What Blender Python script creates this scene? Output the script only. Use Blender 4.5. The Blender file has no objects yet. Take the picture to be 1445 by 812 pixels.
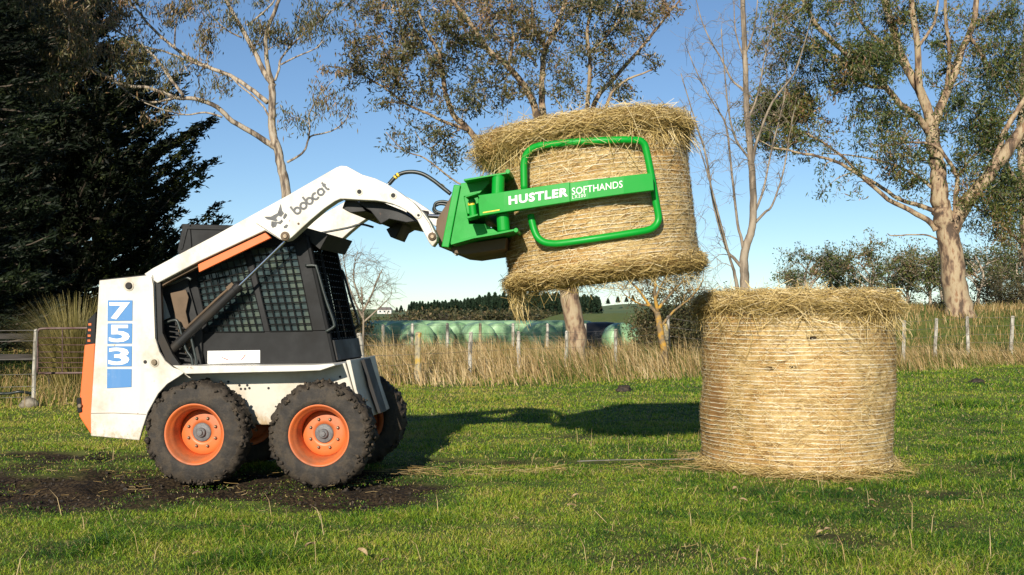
import bpy, math, random
import numpy as np
from mathutils import Vector, Matrix, Euler, Quaternion, noise as mnoise

# ------------------------------------------------------------------ camera, sky, sun, exposure
S = bpy.context.scene
COL = S.collection
F, CX, CY, HZ, CAMZ = 1536.0, 722.5, 406.0, 445.0, 1.26
PITCH = math.atan((HZ - CY) / F)
cd = bpy.data.cameras.new('camera'); cam = bpy.data.objects.new('camera', cd); COL.objects.link(cam)
cam.location = (0, 0, CAMZ); cam.rotation_euler = (math.pi / 2 + PITCH, 0, 0)
cd.sensor_width = 36; cd.lens = F / 1445 * 36; cd.clip_start = 0.1; cd.clip_end = 8000
S.camera = cam
SUN_EL, SUN_AZ = math.radians(22.6), math.atan(0.25)      # light travels to the right and away from the camera
W_ = bpy.data.worlds.new('World'); S.world = W_; W_.use_nodes = True
nt = W_.node_tree
sky = nt.nodes.new('ShaderNodeTexSky'); sky.sky_type = 'NISHITA'; sky.sun_disc = False
sky.sun_elevation = SUN_EL; sky.sun_rotation = math.pi + SUN_AZ
sky.air_density = 1.0; sky.dust_density = 0.0; sky.ozone_density = 1.6; sky.altitude = 1500
bg = nt.nodes['Background']; bg.inputs[1].default_value = 0.072
tint = nt.nodes.new('ShaderNodeMix'); tint.data_type = 'RGBA'; tint.blend_type = 'MULTIPLY'; tint.inputs[0].default_value = 1
tint.inputs[7].default_value = (.86, 1.0, 1.13, 1); nt.links.new(sky.outputs[0], tint.inputs[6]); nt.links.new(tint.outputs[2], bg.inputs[0])   # clear winter air, a little bluer
sl = bpy.data.lights.new('sun', 'SUN'); sl.energy = 5.0; sl.angle = math.radians(0.5); sl.color = (1.0, 0.93, 0.81)
sun = bpy.data.objects.new('sun', sl); COL.objects.link(sun)
sd = Vector((math.sin(SUN_AZ) * math.cos(SUN_EL), math.cos(SUN_AZ) * math.cos(SUN_EL), -math.sin(SUN_EL)))
sun.rotation_euler = sd.to_track_quat('-Z', 'Y').to_euler(); sun.location = (-6, -20, 12)
S.view_settings.view_transform = 'Standard'; S.view_settings.look = 'None'
S.view_settings.gamma = 1.0; S.view_settings.use_curve_mapping = False
S.view_settings.exposure = 0.45
S.cycles.max_bounces = 6; S.cycles.transparent_max_bounces = 8

RNG = np.random.default_rng(7); random.seed(7)

# ------------------------------------------------------------------ helpers
def ray(px, py):
    x = (px - CX) / F; u = -(py - CY) / F
    return Vector((x, math.cos(PITCH) - u * math.sin(PITCH), math.sin(PITCH) + u * math.cos(PITCH)))
def at(px, py, Y):
    d = ray(px, py); t = Y / d.y
    return Vector((d.x * t, Y, CAMZ + d.z * t))
def smooth(t): t = np.clip(t, 0, 1); return t * t * (3 - 2 * t)
def vnoise(x, y, s=0):
    x = np.asarray(x, float); y = np.asarray(y, float)
    xi = np.floor(x).astype(np.int64); yi = np.floor(y).astype(np.int64); fx = smooth(x - xi); fy = smooth(y - yi)
    def h(a, b):
        n = (a * 374761393 + b * 668265263 + s * 1442695041) & 0xffffffff
        n = ((n ^ (n >> 13)) * 1274126177) & 0xffffffff
        return ((n ^ (n >> 16)) & 0xffff) / 65535.0
    return (h(xi, yi) * (1 - fx) + h(xi + 1, yi) * fx) * (1 - fy) + (h(xi, yi + 1) * (1 - fx) + h(xi + 1, yi + 1) * fx) * fy
def fbm(x, y, s=0, o=4):
    v = 0; a = .5; x = np.asarray(x, float); y = np.asarray(y, float)
    for i in range(o): v = v + a * vnoise(x * 2 ** i, y * 2 ** i, s + i); a *= .5
    return v / (1 - .5 ** o)
def gz(x, y):
    x = np.asarray(x, float); y = np.asarray(y, float)
    b = 1.48 * smooth((y - 31) / 9) * smooth((x - 4) / 7)
    n = (fbm(x * .5, y * .5, 11, 3) - .5) * .07 * smooth((np.hypot(x - 0.3, y - 8.8) - 3.2) / 4)
    return b + n

class MB:
    def __init__(s): s.v = []; s.f = []
    def box(s, c, d, R=None):
        b = len(s.v); c = Vector(c)
        for i in (-1, 1):
            for j in (-1, 1):
                for k in (-1, 1):
                    p = Vector((i * d[0] / 2, j * d[1] / 2, k * d[2] / 2))
                    if R is not None: p = R @ p
                    s.v.append(c + p)
        for q in ((0, 1, 3, 2), (4, 6, 7, 5), (0, 4, 5, 1), (2, 3, 7, 6), (0, 2, 6, 4), (1, 5, 7, 3)): s.f.append([b + i for i in q])
        return s
    def prism(s, poly, y0, y1):
        """poly in (x,z), extruded along y"""
        a = sum(poly[i][0] * poly[(i + 1) % len(poly)][1] - poly[(i + 1) % len(poly)][0] * poly[i][1] for i in range(len(poly)))
        if a < 0: poly = poly[::-1]
        n = len(poly); b = len(s.v)
        s.v += [Vector((p[0], y0, p[1])) for p in poly] + [Vector((p[0], y1, p[1])) for p in poly]
        s.f.append([b + i for i in range(n)]); s.f.append([b + n + i for i in range(n)][::-1])
        for i in range(n):
            j = (i + 1) % n; s.f.append([b + j, b + i, b + n + i, b + n + j])
        return s
    def tube(s, pts, rad, n=8, cap=True):
        pts = [Vector(p) for p in pts]; m = len(pts); b = len(s.v)
        if not hasattr(rad, '__len__'): rad = [rad] * m
        t0 = (pts[1] - pts[0]).normalized()
        u = t0.orthogonal().normalized()
        for i in range(m):
            t = (pts[min(i + 1, m - 1)] - pts[max(i - 1, 0)])
            t = t.normalized() if t.length > 1e-9 else t0
            u = (u - t * u.dot(t)); u = u.normalized() if u.length > 1e-6 else t.orthogonal().normalized()
            w = t.cross(u)
            for k in range(n):
                a = 2 * math.pi * k / n
                s.v.append(pts[i] + (u * math.cos(a) + w * math.sin(a)) * rad[i])
        for i in range(m - 1):
            for k in range(n):
                k2 = (k + 1) % n
                s.f.append([b + i * n + k, b + i * n + k2, b + (i + 1) * n + k2, b + (i + 1) * n + k])
        if cap:
            s.f.append([b + k for k in range(n)][::-1]); s.f.append([b + (m - 1) * n + k for k in range(n)])
        return s
    def lathe(s, prof, n=32, o=(0, 0, 0), axis='y', closed=False, cap=True):
        """prof: (r, h) along the axis"""
        b = len(s.v); o = Vector(o); m = len(prof)
        for r, h in prof:
            for k in range(n):
                a = 2 * math.pi * k / n; c, d = r * math.cos(a), r * math.sin(a)
                s.v.append(o + (Vector((c, h, d)) if axis == 'y' else Vector((c, d, h))))
        for i in range(m if closed else m - 1):
            i2 = (i + 1) % m
            for k in range(n):
                k2 = (k + 1) % n; q = [b + i * n + k, b + i2 * n + k, b + i2 * n + k2, b + i * n + k2]
                s.f.append(q if axis == 'y' else q[::-1])
        if not closed and cap:
            s.f.append([b + k for k in range(n)]); s.f.append([b + (m - 1) * n + k for k in range(n)])
        return s
    def build(s, name, m, parent=None, bevel=0, shade=False, world=False, seg=2):
        v = s.v
        if world and parent is not None:
            r = parent
            while r.parent: r = r.parent
            Mi = (Matrix.Translation(r.location) @ r.rotation_euler.to_matrix().to_4x4()).inverted()
            v = [Mi @ Vector(p) for p in v]
        me = bpy.data.meshes.new(name); me.from_pydata([tuple(p) for p in v], [], s.f); me.update()
        return link(name, me, m, parent, bevel, shade, seg)
def link(name, me, m, parent=None, bevel=0, shade=False, seg=2):
    o = bpy.data.objects.new(name, me); COL.objects.link(o)
    for mm in (m if isinstance(m, (list, tuple)) else [m]): me.materials.append(mm)
    if parent is not None: o.parent = parent
    if bevel:
        b = o.modifiers.new('bevel', 'BEVEL'); b.width = bevel; b.segments = seg; b.limit_method = 'ANGLE'; b.angle_limit = math.radians(35)
    if shade:
        me.polygons.foreach_set('use_smooth', np.ones(len(me.polygons), bool))
    return o
def npmesh(name, V, Fc, m, parent=None, attr=None, shade=False):
    """V (n,3); Fc list of int arrays (k,3) or (k,4); attr: per vertex float called rnd"""
    me = bpy.data.meshes.new(name)
    me.vertices.add(len(V)); me.vertices.foreach_set('co', np.ascontiguousarray(V, np.float32).ravel())
    loops = np.concatenate([f.ravel() for f in Fc]); cnt = np.concatenate([np.full(len(f), f.shape[1]) for f in Fc])
    st = np.concatenate([[0], np.cumsum(cnt)[:-1]])
    me.loops.add(len(loops)); me.loops.foreach_set('vertex_index', loops.astype(np.int32))
    me.polygons.add(len(cnt)); me.polygons.foreach_set('loop_start', st.astype(np.int32))
    me.update(calc_edges=True)
    if attr is not None:
        a = me.attributes.new('rnd', 'FLOAT', 'POINT'); a.data.foreach_set('value', np.ascontiguousarray(attr, np.float32))
    return link(name, me, m, parent, 0, shade)
def tag(o, label=None, cat=None, group=None, kind=None):
    if label: o['label'] = label
    if cat: o['category'] = cat
    if group: o['group'] = group
    if kind: o['kind'] = kind
    return o
def thing(name, label, cat, loc=(0, 0, 0), rot=(0, 0, 0), group=None):
    o = bpy.data.objects.new(name, None); COL.objects.link(o); o.location = loc; o.rotation_euler = rot
    o.empty_display_size = .2
    return tag(o, label, cat, group)
def copy_tree(o, parent=None):
    c = o.copy(); COL.objects.link(c)
    if parent is not None: c.parent = parent; c.matrix_parent_inverse = Matrix()
    for ch in list(o.children): copy_tree(ch, c)
    return c
def spline(P, k=4):
    P = [Vector(p) for p in P]
    if len(P) < 3: return [P[0].lerp(P[-1], i / k) for i in range(k + 1)]
    out = []
    for i in range(len(P) - 1):
        a, b, c, d = P[max(i - 1, 0)], P[i], P[i + 1], P[min(i + 2, len(P) - 1)]
        for j in range(k):
            t = j / k
            out.append(.5 * ((2 * b) + (c - a) * t + (2 * a - 5 * b + 4 * c - d) * t * t + (3 * b - a - 3 * c + d) * t ** 3))
    out.append(P[-1]); return out

# ------------------------------------------------------------------ materials
def new_mat(name):
    m = bpy.data.materials.new(name); m.use_nodes = True
    return m, m.node_tree, m.node_tree.nodes['Principled BSDF']
def ramp(t, src, stops):
    r = t.nodes.new('ShaderNodeValToRGB'); e = r.color_ramp.elements
    while len(e) < len(stops): e.new(.5)
    for k, (p, c) in enumerate(stops): e[k].position = p; e[k].color = (*c, 1) if len(c) == 3 else c
    t.links.new(src, r.inputs[0]); return r
def nz(t, scale, detail=4, stretch=(1, 1, 1), rough=.6, dist=0):
    tc = t.nodes.new('ShaderNodeTexCoord'); mp = t.nodes.new('ShaderNodeMapping'); mp.inputs['Scale'].default_value = stretch
    n = t.nodes.new('ShaderNodeTexNoise'); n.inputs['Scale'].default_value = scale; n.inputs['Detail'].default_value = detail
    n.inputs['Roughness'].default_value = rough; n.inputs['Distortion'].default_value = dist
    t.links.new(tc.outputs['Object'], mp.inputs[0]); t.links.new(mp.outputs[0], n.inputs[0]); return n
def mixc(t, fac, a, b):
    x = t.nodes.new('ShaderNodeMix'); x.data_type = 'RGBA'
    for sock, v in ((x.inputs[0], fac), (x.inputs[6], a), (x.inputs[7], b)):
        if isinstance(v, bpy.types.NodeSocket): t.links.new(v, sock)
        elif isinstance(v, tuple): sock.default_value = (*v, 1)
        else: sock.default_value = v
    return x.outputs[2]
def add_bump(t, b, src, strength, dist=.01):
    bp = t.nodes.new('ShaderNodeBump'); bp.inputs['Strength'].default_value = strength; bp.inputs['Distance'].default_value = dist
    t.links.new(src, bp.inputs['Height']); t.links.new(bp.outputs[0], b.inputs['Normal'])
def noisy(name, stops, scale=5, rough=.7, bump=0, stretch=(1, 1, 1), metal=0, detail=5, bdist=.01):
    m, t, b = new_mat(name); n = nz(t, scale, detail, stretch)
    r = ramp(t, n.outputs[0], stops); t.links.new(r.outputs[0], b.inputs['Base Color'])
    b.inputs['Roughness'].default_value = rough; b.inputs['Metallic'].default_value = metal
    if bump: add_bump(t, b, n.outputs[0], bump, bdist)
    return m
def paint(name, col, dirt=(.22, .15, .08), amount=.5, rust=(.16, .05, .02), rustamt=.5, rough=.38, scale=3.0, mudz=None, mudc=(.15, .10, .055)):
    m, t, b = new_mat(name)
    n = nz(t, scale, 8, (1, 1, 1), .68); r = ramp(t, n.outputs[0], [(.62 - .2 * amount, (0, 0, 0)), (.95 - .2 * amount, (1, 1, 1))])
    c = mixc(t, r.outputs[0], col, dirt)
    n2 = nz(t, 22, 6, (1, 1, .7), .7); r2 = ramp(t, n2.outputs[0], [(.74 - .12 * rustamt, (0, 0, 0)), (.79 - .12 * rustamt, (1, 1, 1))])
    c = mixc(t, r2.outputs[0], c, rust)
    n4 = nz(t, 9, 6, (1, 1, .12), .6); r4 = ramp(t, n4.outputs[0], [(.55, (0, 0, 0)), (.8, (.45 * amount,) * 3)])
    c = mixc(t, r4.outputs[0], c, dirt)
    if mudz:
        tc = t.nodes.new('ShaderNodeTexCoord'); sp = t.nodes.new('ShaderNodeSeparateXYZ'); t.links.new(tc.outputs['Object'], sp.inputs[0])
        ma = t.nodes.new('ShaderNodeMath'); ma.operation = 'MULTIPLY_ADD'; t.links.new(n2.outputs[0], ma.inputs[0]); ma.inputs[1].default_value = .55
        t.links.new(sp.outputs[2], ma.inputs[2])
        r3 = ramp(t, ma.outputs[0], [(mudz, (1, 1, 1)), (mudz + .12, (0, 0, 0))]); c = mixc(t, r3.outputs[0], c, mudc)
    t.links.new(c, b.inputs['Base Color']); b.inputs['Roughness'].default_value = rough
    n3 = nz(t, 60, 3); rr = ramp(t, n.outputs[0], [(.3, (rough - .06,) * 3), (.8, (min(rough + .3, 1),) * 3)]); t.links.new(rr.outputs[0], b.inputs['Roughness'])
    if sum(col) < .3: b.inputs['Specular IOR Level'].default_value = .3
    add_bump(t, b, n3.outputs[0], .04, .004)
    return m
def rnd_mat(name, stops, rough=.6, trans=0.0, spec=.3):
    """colour picked per blade, leaf or straw"""
    m, t, b = new_mat(name)
    a = t.nodes.new('ShaderNodeAttribute'); a.attribute_name = 'rnd'
    r = ramp(t, a.outputs['Fac'], stops); t.links.new(r.outputs[0], b.inputs['Base Color'])
    b.inputs['Roughness'].default_value = rough; b.inputs['Specular IOR Level'].default_value = spec
    if trans:
        tr = t.nodes.new('ShaderNodeBsdfTranslucent'); t.links.new(r.outputs[0], tr.inputs[0])
        mx = t.nodes.new('ShaderNodeMixShader'); mx.inputs[0].default_value = trans
        out = t.nodes['Material Output']; t.links.new(b.outputs[0], mx.inputs[1]); t.links.new(tr.outputs[0], mx.inputs[2]); t.links.new(mx.outputs[0], out.inputs[0])
    return m

M = {}
M['white'] = paint('white_paint', (.60, .57, .50), (.33, .24, .14), .66, (.20, .08, .03), .62, mudz=.56, mudc=(.38, .31, .20))
M['white_low'] = paint('white_paint_muddy', (.52, .48, .40), (.36, .26, .15), .72, (.18, .07, .03), .6, mudz=.66, mudc=(.34, .24, .13))
M['white_clean'] = noisy('white_decal', [(.3, (.72, .70, .64)), (.7, (.82, .80, .76))], 12, .5)
M['orange'] = paint('orange_paint', (.66, .13, .020), (.36, .13, .05), .35, (.10, .035, .015), .5, .42)
M['rim'] = paint('orange_rim', (.62, .14, .032), (.16, .075, .038), .85, (.12, .05, .03), .55, .45)
M['black'] = paint('black_paint', (.0035, .0034, .0033), (.014, .012, .0095), .5, (.10, .06, .035), .35, .5)
M['steel_dark'] = paint('dark_steel', (.013, .0125, .012), (.045, .034, .023), .55, (.09, .05, .03), .6, .5)
M['rusty'] = paint('brown_steel', (.13, .085, .05), (.06, .045, .03), .6, (.16, .07, .03), .8, .6)
M['chrome'] = noisy('polished_rod', [(.3, (.55, .55, .55)), (.7, (.75, .75, .75))], 10, .18, metal=1)
M['grey'] = noisy('grey_hub', [(.3, (.07, .07, .072)), (.7, (.16, .155, .15))], 30, .5, .2)
M['bolt'] = noisy('bolt_steel', [(.3, (.12, .09, .06)), (.7, (.26, .20, .13))], 60, .45, metal=.6)
M['blue'] = paint('blue_decal', (.055, .19, .42), (.55, .55, .52), .22, (.7, .68, .62), .35, .45)
M['logo'] = noisy('grey_decal', [(.35, (.035, .036, .038)), (.75, (.10, .10, .10))], 25, .5)
M['green'] = paint('green_paint', (.001, .27, .022), (.012, .17, .022), .32, (.03, .10, .025), .2, .36)
M['yellow'] = noisy('yellow_decal', [(.3, (.60, .42, .02)), (.7, (.72, .52, .03))], 12, .5)
M['rubber_hose'] = noisy('hose_rubber', [(.3, (.012, .014, .013)), (.7, (.03, .04, .034))], 20, .4)
M['glass'] = noisy('cab_glass', [(.36, (.010, .017, .018)), (.5, (.030, .048, .050)), (.64, (.075, .092, .066))], 3.5, .12)
M['red_mark'] = noisy('red_marking', [(.3, (.5, .05, .04)), (.7, (.6, .08, .06))], 12, .5)
M['interior'] = noisy('dark_interior', [(.3, (.012, .012, .012)), (.7, (.03, .028, .025))], 12, .8)
def tyre_mat():
    m, t, b = new_mat('muddy_tyre')
    tc = t.nodes.new('ShaderNodeTexCoord'); sp = t.nodes.new('ShaderNodeSeparateXYZ'); t.links.new(tc.outputs['UV'], sp.inputs[0])
    n = nz(t, 9, 7, (1, 1, 1), .7); ad = t.nodes.new('ShaderNodeMath'); ad.operation = 'MULTIPLY_ADD'
    at_ = t.nodes.new('ShaderNodeAttribute'); at_.attribute_name = 'rnd'
    t.links.new(n.outputs[0], ad.inputs[0]); ad.inputs[1].default_value = 2.2; of = t.nodes.new('ShaderNodeMath'); of.operation = 'SUBTRACT'; of.inputs[1].default_value = .58; t.links.new(at_.outputs['Fac'], of.inputs[0]); t.links.new(of.outputs[0], ad.inputs[2])
    r = ramp(t, ad.outputs[0], [(.28, (.010, .0098, .0095)), (.50, (.024, .021, .018)), (.72, (.070, .052, .033)), (.95, (.036, .024, .014))])
    n2 = nz(t, 60, 5); c = mixc(t, n2.outputs[0], r.outputs[0], (.03, .022, .014))
    x = t.nodes.new('ShaderNodeMix'); x.data_type = 'RGBA'
    t.links.new(c, b.inputs['Base Color']); b.inputs['Roughness'].default_value = .8
    add_bump(t, b, n2.outputs[0], .5, .01); return m
M['tyre'] = tyre_mat()
M['soil'] = noisy('wet_soil', [(.35, (.008, .0058, .004)), (.5, (.026, .018, .010)), (.65, (.062, .042, .024))], 24, .75, .6, bdist=.02)

# ------------------------------------------------------------------ ground
def mudmask(x, y, soft=False):
    x = np.asarray(x, float); y = np.asarray(y, float)
    n = fbm(x * 1.6, y * 3.2, 31, 4) - .5
    yc = 7.95 + .07 * x * 0
    band = 1.55 - np.abs(y - 8.05 + .05 * np.minimum(x + 2, 0)) / (.72 + .18 * smooth((-x - 2.0) / 2))
    band = band * smooth((-.05 - x) / .9)
    far = (1 - np.abs(y - 9.75) / .55) * smooth((-.6 - x) / 1.0) * .8
    left = (1 - np.abs(y - 9.0) / 1.0) * smooth((-2.9 - x) / .6) * .8
    tr1 = (1 - np.abs(y - 9.45 - .05 * x) / .34) * smooth((x + 1.6) / .8) * smooth((1.6 - x) / 1.2) * .95
    tr2 = (1 - np.abs(y - 8.25 - .1 * x) / .22) * smooth((x + 1.4) / .6) * smooth((1.0 - x) / 1.6) * .6
    tr3 = (1 - np.abs(y - 10.6) / .2) * smooth((x + 1.2) / .6) * smooth((2.2 - x) / 1.2) * .55
    m = np.maximum.reduce([band, far, left, tr1, tr2, tr3])
    if soft: return smooth((m + n * 1.1 + .30) / .7)
    return smooth((m + n * 1.7 - .06) / .75)
def strawmask(x, y):
    x = np.asarray(x, float); y = np.asarray(y, float)
    n = fbm(x * 1.3, y * 3.5, 51, 4) - .5
    b = (1 - np.abs(y - 8.78 - .10 * (x - .3)) / .28) * smooth((x + 1.3) / .5)*smooth((4-x)/1)
    ring = 1 - np.abs(np.hypot(x - BALE[0], y - BALE[1]) - .92) / .22
    return smooth((np.maximum(b, ring) + n * 1.3 - .25) / .5)
BALE = (2.395, 9.18, .80, 1.43)       # standing bale: x, y, radius, height
def make_ground():
    xs = np.concatenate([-np.geomspace(4000, 26, 40), -np.linspace(25, 9.3, 40), np.arange(-9, 9.01, .075), np.linspace(9.3, 25, 40), np.geomspace(26, 4000, 40)])
    ys = np.concatenate([np.linspace(-60, 3.8, 8), np.arange(4, 16, .06), np.geomspace(16, 60, 80), np.geomspace(63, 6000, 40)])
    X, Y = np.meshgrid(xs, ys); m = mudmask(X, Y) * (np.abs(X) < 8) * (Y < 14)
    Z = gz(X, Y) - m * (.02 + .15 * (fbm(X * 5, Y * 5, 77, 4) - .35)) - (1 - m) * .012
    # tyre ruts under the wheels
    V = np.stack([X, Y, Z], -1).reshape(-1, 3); ny, nx = X.shape
    i = np.arange(ny - 1)[:, None] * nx + np.arange(nx - 1)[None]
    q = np.stack([i, i + 1, i + nx + 1, i + nx], -1).reshape(-1, 4)
    m_, t, b = new_mat('pasture')
    a = t.nodes.new('ShaderNodeAttribute'); a.attribute_name = 'rnd'
    n1 = nz(t, .35, 5); n2 = nz(t, 6, 6, (1, 1, 1), .7); n3 = nz(t, 45, 4)
    g = ramp(t, n2.outputs[0], [(.36, (.055, .085, .014)), (.5, (.13, .165, .028)), (.64, (.23, .215, .06))])
    g2 = ramp(t, n1.outputs[0], [(.35, (.050, .085, .018)), (.65, (.125, .125, .040))])
    c = mixc(t, .5, g.outputs[0], g2.outputs[0])
    s = ramp(t, n3.outputs[0], [(.36, (.006, .0045, .003)), (.48, (.022, .0145, .008)), (.6, (.062, .040, .021)), (.7, (.07, .058, .024))])
    c = mixc(t, a.outputs['Fac'], c, s.outputs[0])
    t.links.new(c, b.inputs['Base Color']); b.inputs['Roughness'].default_value = .9; b.inputs['Specular IOR Level'].default_value = .15
    add_bump(t, b, n2.outputs[0], .5, .03)
    o = npmesh('ground', V, [q], m_, attr=m.ravel(), shade=True); tag(o, kind='structure')
make_ground()

def blades(x, y, h, w, lean, rnd, name, m, label, bend=.5, zoff=0.0, az=None):
    n = len(x); z = gz(x, y) - .01 + zoff
    th = RNG.uniform(0, 2 * np.pi, n); a = RNG.uniform(0, 2 * np.pi, n) if az is None else az + RNG.normal(0, .7, n)
    side = np.stack([np.cos(th), np.sin(th), np.zeros(n)], -1) * (w / 2)[:, None]
    d = np.stack([np.cos(a), np.sin(a), np.zeros(n)], -1) * (lean * h)[:, None]
    P = np.stack([x, y, z], -1); up = np.zeros((n, 3)); up[:, 2] = h
    m1 = P + d * .35 + up * .55; tp = P + d * (1 + bend * .3) + up * np.clip(1 - .30 * lean[:, None], .3, 1)
    V = np.stack([P - side, P + side, m1 + side * .8, m1 - side * .8, tp], 1).reshape(-1, 3)
    b = np.arange(n)[:, None] * 5
    o = npmesh(name, V, [b + np.array([[0, 1, 2, 3]]), b + np.array([[3, 2, 4]])], m, attr=np.repeat(rnd, 5))
    return tag(o, kind='stuff') if label is None else tag(o, label, 'grass', kind='stuff')
def scatter(y0, y1, dens, margin=.5, xlim=None):
    n = int(dens * .96 * (y1 * y1 - y0 * y0) / 2 + dens * margin * (y1 - y0) * 2)
    yy = np.sqrt(RNG.uniform(y0 * y0, y1 * y1, n)); xx = RNG.uniform(-1, 1, n) * (.482 * yy + margin)
    if xlim: k = (xx > xlim[0]) & (xx < xlim[1]); xx, yy = xx[k], yy[k]
    return xx, yy
M['grass'] = rnd_mat('grass_blades', [(0, (.018, .075, .011)), (.18, (.085, .200, .014)), (.40, (.235, .370, .025)), (.62, (.42, .46, .045)), (.82, (.52, .40, .11)), (1, (.60, .47, .23))], .5, .42, .35)
M['dry'] = rnd_mat('dry_grass', [(0, (.06, .11, .016)), (.20, (.14, .14, .03)), (.42, (.29, .19, .07)), (.70, (.46, .31, .135)), (1, (.62, .47, .25))], .6, .25, .2)
M['strawbits'] = rnd_mat('loose_straw', [(0, (.20, .12, .04)), (.5, (.45, .30, .11)), (1, (.66, .50, .25))], .55, .15, .3)
def lawn():
    X, Y, Hh, Wd = [], [], [], []
    for y0, y1, dn, h, w in ((4.6, 7, 7200, .043, .0040), (7, 9.5, 4600, .044, .0048), (9.5, 13, 2300, .048, .0066), (13, 19, 850, .060, .0095), (19, 30, 330, .075, .014)):
        x, y = scatter(y0, y1, dn); X.append(x); Y.append(y); Hh.append(np.full(len(x), h)); Wd.append(np.full(len(x), w))
    x = np.concatenate(X); y = np.concatenate(Y); h = np.concatenate(Hh); w = np.concatenate(Wd)
    mud = mudmask(x, y); st = strawmask(x, y)
    keep = (RNG.uniform(0, 1, len(x)) > mud * (.66 + .34 * smooth((fbm(x * 3, y * 3, 99, 3) - .42) / .1))) & (np.hypot(x - BALE[0], y - BALE[1]) > BALE[2] - .04)
    clump = fbm(x * 2.2, y * 2.2, 3, 3); big = fbm(x * .55, y * .55, 5, 3); fine = fbm(x * 9, y * 9, 9, 2)
    keep &= RNG.uniform(0, 1, len(x)) < .48 + .9 * clump + .3 * (fine - .5)
    lush = smooth((clump + .25 * fine - .62) / .18)
    # long dark tussocks at the right and the bottom
    tus = np.zeros(len(x))
    for tx, ty, tr in ((2.62, 5.85, .55), (1.75, 5.75, .45), (4.55, 9.2, .75), (4.4, 8.4, .5), (2.55, 5.2, .4), (-2.3, 5.9, .35), (-1.4, 5.6, .35), (6.5, 15, .8)):
        tus = np.maximum(tus, smooth(1.25 - np.hypot((x - tx) / tr, (y - ty) / (tr * .8)) + .5 * (fine - .5)))
    h = h * (1 - .62 * mudmask(x, y, True)) * (.34 + .72 * clump + .5 * lush * RNG.uniform(0, 1, len(x))) * RNG.uniform(.6, 1.45, len(x)) * (1 + 1.3 * tus)
    rn = np.clip(.53 + .50 * (big - .5) - .10 * lush - .20 * tus + .32 * (fbm(x * 4, y * 4, 21, 2) - .5) + RNG.normal(0, .19, len(x)) + .06 * smooth((y - 8) / 5) - .10 * smooth(x / 3) - .28 * mudmask(x, y, True) + .16 * smooth((1.5 - x) / 4) * smooth((y - 8.5) / 3), 0, .84)
    dead = RNG.uniform(0, 1, len(x)) < .055 + .25 * st + .10 * mud + .06 * smooth((big - .5) / .2)
    rn = np.where(dead, RNG.uniform(.85, 1, len(x)), rn)
    k = keep; n = k.sum()
    blades(x[k], y[k], h[k], w[k], np.clip(np.abs(RNG.normal(.95, .6, n)) + .15, 0, 2.4), rn[k], 'grass', M['grass'], 'short green pasture grass covering the paddock')
lawn()
def longgrass():
    # rough dry strip along the fence line
    n = 36000; yy = np.sqrt(RNG.uniform(17.2 ** 2, 33 ** 2, n)); xx = RNG.uniform(-.17, .50, n) * yy
    px = CX + F * xx / yy
    yl = np.interp(px, [430, 560, 700, 850, 980, 1150, 1290, 1445], [18.3, 18.6, 19.6, 20.6, 21.5, 23, 23.5, 27.0])
    f = fbm(xx * .9, yy * .9, 61, 3)
    k = (yy > yl + 2.2 * (f - .5)) & (RNG.uniform(0, 1, n) < .35 + .9 * f)
    x, y = xx[k], yy[k]; n = len(x); c = fbm(x * 1.6, y * 1.6, 63, 3)
    h = (.24 + .70 * c) * RNG.uniform(.35, 1.4, n) * np.where(CX + F * x / y > 1000, .8, 1.0) * (.45 + .55 * smooth((y - yl[k]) / 2.5))
    rn = np.clip(.60 + 1.1 * (fbm(x * .8, y * .8, 67, 2) - .5) + RNG.normal(0, .26, n) - .30 * smooth((.50 - c) / .2), 0, 1)
    blades(x, y, h, RNG.uniform(.008, .016, n), np.abs(RNG.normal(.6, .6, n)), rn, 'long_grass', M['dry'], 'long dry seeding grass along the wire fence', az=2.6)
    # beyond the fence and on the bank at the right
    n = 60000; yy = np.sqrt(RNG.uniform(28 ** 2, 52 ** 2, n)); xx = RNG.uniform(-.55, .55, n) * yy
    f = fbm(xx * .5, yy * .5, 71, 3); k = (f > .30) & ~((np.abs(CX + F * xx / yy - 690) < 190) & (yy > 36)); x, y = xx[k], yy[k]; n = len(x)
    h = RNG.uniform(.10, .42, n); rn = np.clip(.36 + .9 * (fbm(x * .3, y * .3, 73, 3) - .5) + RNG.normal(0, .25, n), 0, 1)
    blades(x, y, h, RNG.uniform(.014, .028, n), np.abs(RNG.normal(.4, .3, n)), rn, 'bank_grass', M['dry'], 'rough grass on the rise behind the wire fence')
    # left verge under the gate
    n = 9000; yy = np.sqrt(RNG.uniform(14.2 ** 2, 24 ** 2, n)); xx = -RNG.uniform(.30, .52, n) * yy
    f = fbm(xx * 1.2, yy * 1.2, 81, 3); k = RNG.uniform(0, 1, n) < f * 1.2 * smooth((yy - 14) / 2); x, y = xx[k], yy[k]; n = len(x)
    blades(x, y, RNG.uniform(.1, .38, n), RNG.uniform(.006, .014, n), np.abs(RNG.normal(.5, .3, n)), np.clip(RNG.normal(.35, .25, n), 0, 1), 'verge_grass', M['dry'], 'rank green and tan grass under the gate')
longgrass()
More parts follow.
